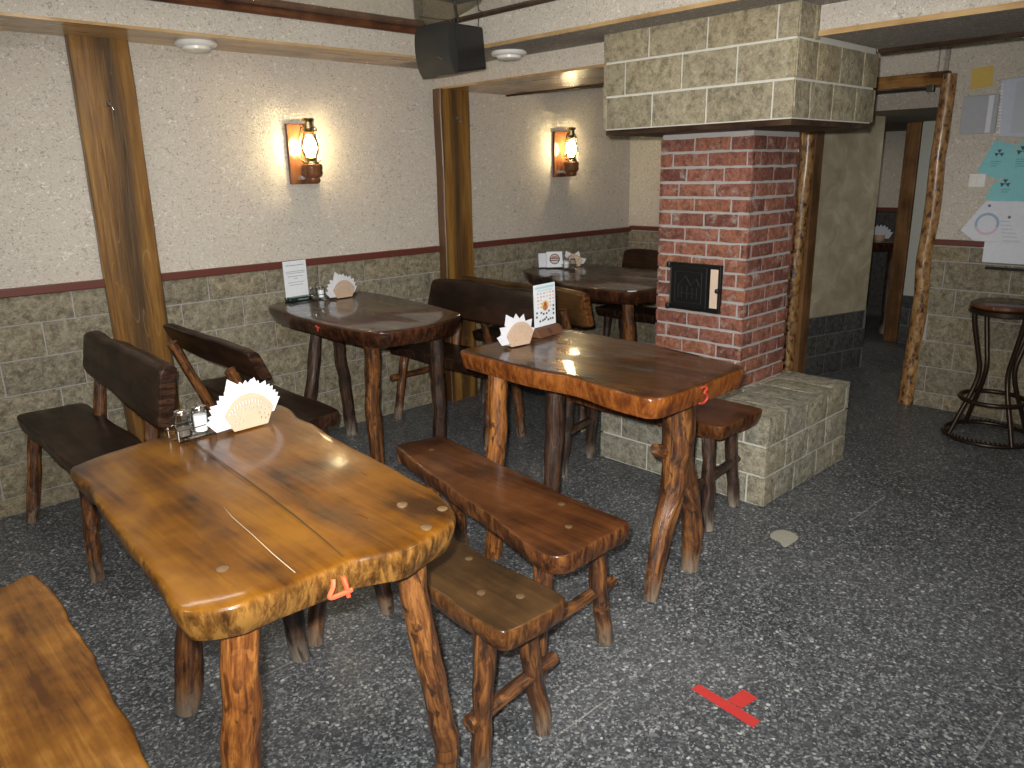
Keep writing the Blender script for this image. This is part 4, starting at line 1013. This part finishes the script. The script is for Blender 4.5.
# ------------------------------------------------------------------ bar stool
def barstool():
    cx, cy, h = 4.63, 1.105, .742; t = empty('bar_stool', (cx, cy, 0)); tag(t, 'dark bar stool with round seat and curved metal legs by the notice wall', 'bar stool')
    lathe('seat', wood('stool_seat_wood', (.03, .012, .007), (.07, .026, .013), (.12, .045, .02), .3, .5, .1), [(0, h), (.150, h), (.168, h - .008), (.172, h - .022), (.160, h - .034), (0, h - .034)], (cx, cy, 0), t, 40, False)
    lathe('seat_ring', M['stoolmetal'], [(.158, h - .032), (.172, h - .036), (.172, h - .056), (.160, h - .060), (.150, h - .05)], (cx, cy, 0), t, 40, False)
    for k in range(4):
        a = math.radians(136 + 90 * k); c, s_ = math.cos(a), math.sin(a)
        P = [(.162, h - .035), (.158, h - .10), (.118, .48), (.096, .38), (.112, .28), (.170, .13), (.215, .012)]
        wire('leg', M['stoolmetal'], [(cx + r * c, cy + r * s_, z) for r, z in P], .0125, t, 8, 10)
    wire('foot_ring', M['stoolmetal'], [(cx + .155 * math.cos(a * PI / 8), cy + .155 * math.sin(a * PI / 8), .215) for a in range(16)], .0125, t, 4, 10, True)
    wire('floor_ring', M['stoolmetal'], [(cx + .215 * math.cos(a * PI / 8), cy + .215 * math.sin(a * PI / 8), .012) for a in range(16)], .011, t, 4, 10, True)
    bm = bmesh.new()
    for k in range(60):
        a = 2 * PI * k / 60; b = a + .06
        tube_bm(bm, [Vector((cx + .205 * math.cos(a), cy + .205 * math.sin(a), .03)), Vector((cx + .219 * math.cos(b), cy + .219 * math.sin(b), .018)), Vector((cx + .212 * math.cos(b), cy + .212 * math.sin(b), .004))], [.004] * 3, 5)
    fin(bm, 'ring_wrapping', M['stoolmetal'], t)
    settle(t)
barstool()

# ------------------------------------------------------------------ notices on the doorway wall (plane x = D)
def wallplace(u, v, l): return Vector((D - .003 - l, u, v))
def sheet(name, mat, poly, label, cat, lift=0., group=None, inks=(), th=.0012):
    o = fin(card_bm(lambda u, v, l: wallplace(u, v, l + lift), poly, -th), name, mat, None, False)
    tag(o, label, cat, group)
    if inks: ink('print', inks, lambda u, v, l: wallplace(u, v, l + lift + th), o, .0006)
    return o
sheet('yellow_patch', M['yellow'], [(1.528, 1.945), (1.425, 1.955), (1.415, 1.85), (1.525, 1.838)], 'dull yellow paper square on the wall above the grey panel', 'paper')
pb = boxes('wall_panel', M['greybox'], [((D - .016, 1.372, 1.602), (D, 1.55, 1.805))], bevel=.004); tag(pb, 'light grey square service panel on the wall right of the doorway log', 'panel')
boxes('panel_strip', M['paper_white'], [((D - .0185, 1.395, 1.606), (D - .015, 1.420, 1.80))], pb)
sw = boxes('light_switch', M['white'], [((D - .012, 1.385, 1.315), (D, 1.468, 1.388))], bevel=.004); tag(sw, 'white light switch on the wall below the grey panel', 'light switch')
for k in (0, 1): boxes('rocker', M['white'], [((D - .018, 1.400 + .027 * k, 1.327), (D - .011, 1.4255 + .027 * k, 1.376))], sw, bevel=.003)
ct = boxes('cable_duct', M['paper_soffit'], [((D - .014, 1.648, DZ + .076), (D, 1.672, CEIL)), ((D - .008, 1.70, DZ + .076), (D, 1.708, CEIL))]); tag(ct, 'thin cable duct running up the wall above the door frame corner', 'cable duct')
# clear folder with loose sheets
fo = sheet('document_folder', M['paper_white'], [(1.375, 1.875), (1.02, 1.895), (1.0, 1.56), (1.352, 1.585)], 'clear plastic folder holding a grey sheet on the notice wall', 'folder', .002, inks=[(1.04, 1.60, 1.30, 1.86, (.60, .62, .66))])
bm = card_bm(lambda u, v, l: wallplace(u, v, l + .007), [(1.378, 1.878), (1.018, 1.898), (.998, 1.557), (1.350, 1.582)], -.0008); fin(bm, 'clear_sleeve', M['acrylic'], fo, False)
bm = bmesh.new(); rnd = random.Random(2)
for k in range(16):
    v = 1.60 + k * .0165; u = 1.366 - (k - 8) * -.001
    lo = wallplace(u - .012, v, .009); box(bm, (lo.x - .003, lo.y, lo.z), (lo.x, lo.y + rnd.uniform(.008, .016), lo.z + rnd.uniform(.006, .012)))
fin(bm, 'crinkled_edge', M['white'], fo, False)
fan = [(-.018, .0, (.05, .08, .09)), (0, .014, (.05, .08, .09)), (.018, 0, (.05, .08, .09))]
def emblem(cu, cv, r):
    out = []
    for a in (90, 200, 340):
        x, y = cu + r * math.cos(math.radians(a)), cv + r * math.sin(math.radians(a))
        px, py = -math.sin(math.radians(a)) * r * .55, math.cos(math.radians(a)) * r * .55
        out.append(([(cu, cv), (x + px, y + py), (x - px, y - py)], (.04, .07, .09), 'p'))
    return out
def lines(u0, v0, n, w, du, dv, col=(.12, .30, .34)): return [(u0 - w * (1 - .2 * (k % 3)), v0 - k * dv, u0, v0 - k * dv + .004, col) for k in range(n)]
sheet('cyan_leaflet', M['cyan'], [(1.365, 1.565), (1.255, 1.535), (1.32, 1.355), (1.435, 1.40)], 'cyan leaflet on the notice wall, leftmost of the three', 'leaflet', .004, 'cyan leaflets', emblem(1.335, 1.495, .020) + lines(1.37, 1.45, 3, .05, 0, .012))
sheet('cyan_leaflet', M['cyan'], [(1.345, 1.335), (1.17, 1.43), (1.10, 1.22), (1.375, 1.245)], 'cyan leaflet on the notice wall, lowest of the three', 'leaflet', .006, 'cyan leaflets', emblem(1.285, 1.335, .022) + lines(1.30, 1.30, 2, .045, 0, .012))
sheet('cyan_leaflet', M['cyan'], [(1.235, 1.555), (1.05, 1.50), (1.10, 1.33), (1.325, 1.372)], 'cyan leaflet on the notice wall, topmost, its right side out of view', 'leaflet', .008, 'cyan leaflets', emblem(1.225, 1.505, .024) + lines(1.25, 1.46, 4, .06, 0, .012))
sheet('yellow_slip', M['yellow_b'], [(1.37, 1.262), (1.10, 1.30), (1.08, 1.225), (1.365, 1.232)], 'bright yellow slip peeking out between cyan leaflet and white sheets', 'paper', .003)
bl = lambda f: (.30 + .25 * f, .42 - .08 * f, .62)
sheet('white_notice', M['paper_white'], [(1.365, 1.24), (1.12, 1.24), (1.10, .96), (1.31, .93), (1.352, .985), (1.475, 1.075)], 'tilted white notice with a blue and pink ring on the notice wall', 'notice', .010, None,
      [(1.345, 1.115, .048, .062, -.3, PI + .3, (.28, .42, .58), 'r'), (1.345, 1.115, .048, .062, PI + .3, 2 * PI - .3, (.62, .48, .58), 'r')])
for _u, _v in ((1.345, 1.215), (1.24, 1.155)): ink('printed_dot', [(_u, _v, .008, (.12, .12, .22), 'd')], lambda u, v, l: wallplace(u, v, l + .0112), bpy.data.objects['white_notice'], .0006)
ink('text_print', [(1.285 - .012 * k - .05, 1.13 - .021 * k, 1.285 - .006 * k, 1.134 - .021 * k, (.45, .47, .55)) for k in range(7)], lambda u, v, l: wallplace(u, v, l + .0112), bpy.data.objects['white_notice'], .0006)
sheet('white_sheet', M['paper_white'], [(1.338, 1.02), (1.0, 1.02), (1.0, .905), (1.338, .905)], 'plain white sheet lowest on the notice wall, above the thin dark ledge', 'paper', .030)
lg = boxes('thin_ledge', M['black'], [((D - .05, .95, .868), (D - .024, 1.315, .882))], bevel=.004); tag(lg, 'thin black ledge on the stone wall under the white sheet', 'ledge')

# ------------------------------------------------------------------ far room beyond the corridor
tf = empty('far_table', (7.15, 2.85, 0)); tag(tf, 'dark table in the far room at the end of the corridor', 'table')
slab('tabletop', M['t2'], rect_outline(6.95, 7.65, 2.50, 3.6, .05, 4, .01), .80, .08, tf, 5)
for k, (x, y) in enumerate([(7.03, 2.6), (7.55, 2.6), (7.03, 3.5), (7.55, 3.5)]): log('leg', M['leg_dark'], [(x, y, 0), (x, y, .73)], .036, .036, tf, 70 + k)
settle(tf)
def far_napkins():
    t = empty('far_napkin_bunch', (7.10, 2.745, .802)); tag(t, 'bunch of white napkins in a small cup on the far room table', 'napkins')
    lathe('cup', M['ply'], [(0, 0), (.04, 0), (.05, .05)], (7.10, 2.745, .802), t, 14, False)
    bm = bmesh.new()
    for k in range(9):
        a = -1.1 + 2.2 * k / 8; d = Vector((.2 * (k % 3 - 1) * .2, -math.sin(a), math.cos(a))); p0 = Vector((7.10, 2.745, .82)); p = d.cross(Vector((1, 0, 0)))
        bm.faces.new([bm.verts.new(p0), bm.verts.new(p0 + d * .07 + p * .035), bm.verts.new(p0 + d * .12), bm.verts.new(p0 + d * .07 - p * .035)])
    fin(bm, 'napkin_fan', M['napkin'], t, False); settle(t)
far_napkins()

# ------------------------------------------------------------------ marks on the floor
def flat(name, mat, poly, label, cat, z=.0015, parent=None):
    bm = bmesh.new(); a = [bm.verts.new((x, y, z)) for x, y in poly]; b = [bm.verts.new((x, y, .0002)) for x, y in poly]
    bm.faces.new(a); bm.faces.new(b[::-1])
    for i in range(len(a)): bm.faces.new((a[i], b[i], b[(i + 1) % len(a)], a[(i + 1) % len(a)]))
    o = fin(bm, name, mat, parent, False)
    if label: tag(o, label, cat)
    return o
tp = empty('floor_tape', (1.70, .93, 0)); tag(tp, 'red tape stuck in a T shape on the terrazzo floor', 'tape')
flat('long_strip', M['tape'], [(1.672, 1.038), (1.706, 1.036), (1.690, .832), (1.652, .832)], None, None, .0012, tp)
flat('short_strip', M['tape'], [(1.700, .940), (1.775, .932), (1.768, .884), (1.70, .893)], None, None, .0020, tp)
settle(tp)
pp_ = slab('cement_patch', M['spot'], [(2.742, 1.365), (2.795, 1.345), (2.80, 1.30), (2.772, 1.265), (2.715, 1.262), (2.665, 1.268), (2.69, 1.305), (2.70, 1.345)], .002, .0018, None, 3, 5, 0, .0006, .002, .0)
tag(pp_, 'pale round cement patch on the dark floor in front of the stone base', 'patch')

# ------------------------------------------------------------------ camera and lights
cam = bpy.data.cameras.new('camera'); cam.sensor_width = 36; cam.lens = 769.6 / 1024 * 36; cam.clip_start = .02
co = bpy.data.objects.new('camera', cam); COL.objects.link(co); S.camera = co
Fv = Vector((.66256868, .70006657, -.26628844)); Rv = Vector((.72258679, -.69102514, -.01877747)); Uv = Vector((.19715749, .17997514, .96371047))
mw = Matrix((Rv, Uv, -Fv)).transposed().to_4x4(); mw.translation = (0, 0, 1.45); co.matrix_world = mw

def area(name, loc, size, energy, col, aim=None):
    L = bpy.data.lights.new(name, 'AREA'); L.shape = 'RECTANGLE'; L.size, L.size_y = size; L.energy = energy; L.color = col
    o = bpy.data.objects.new(name, L); o.location = loc; COL.objects.link(o)
    d = Vector(aim if aim else (loc[0], loc[1], 0)) - Vector(loc); o.rotation_euler = d.to_track_quat('-Z', 'Y').to_euler(); return o
# camera flash, a little above and left of the lens
fl = bpy.data.lights.new('camera_flash', 'SPOT'); fl.energy = 470; fl.color = (1, .97, .93); fl.spot_size = math.radians(100); fl.spot_blend = 1.0; fl.shadow_soft_size = .018
fo_ = bpy.data.objects.new('camera_flash', fl); COL.objects.link(fo_); fo_.matrix_world = mw @ Matrix.Translation((-.035, .055, .0)) @ Matrix.Rotation(.16, 4, 'X')
# added fill lights just under the ceiling, out of view, to brighten the room
area('ceiling_fill', (.7, 2.85, CEIL - .03), (.9, .10), 7, (1, .96, .90))
area('ceiling_fill', (.1, .3, CEIL - .03), (.5, .5), 30, (1, .96, .91))
area('ceiling_fill', (-.9, 1.6, CEIL - .03), (.4, .4), 16, (1, .96, .91))
area('ceiling_fill', (1.9, .1, CEIL - .03), (.4, .4), 18, (1, .96, .91))
area('far_room_fill', (7.4, 3.3, 1.75), (.3, .3), 3, (1, .9, .75))  # unseen fill light, brightens the far room
area('corridor_fill', (5.9, 1.85, 1.75), (.2, .2), 1.3, (.97, 1, .95))  # added fill light without a visible fixture, lifts the corridor walls
w = bpy.data.worlds.new('world'); S.world = w; w.use_nodes = True
w.node_tree.nodes['Background'].inputs[0].default_value = (.5, .5, .5, 1); w.node_tree.nodes['Background'].inputs[1].default_value = .04
S.view_settings.view_transform = 'Standard'; S.view_settings.look = 'None'; S.view_settings.exposure = .0
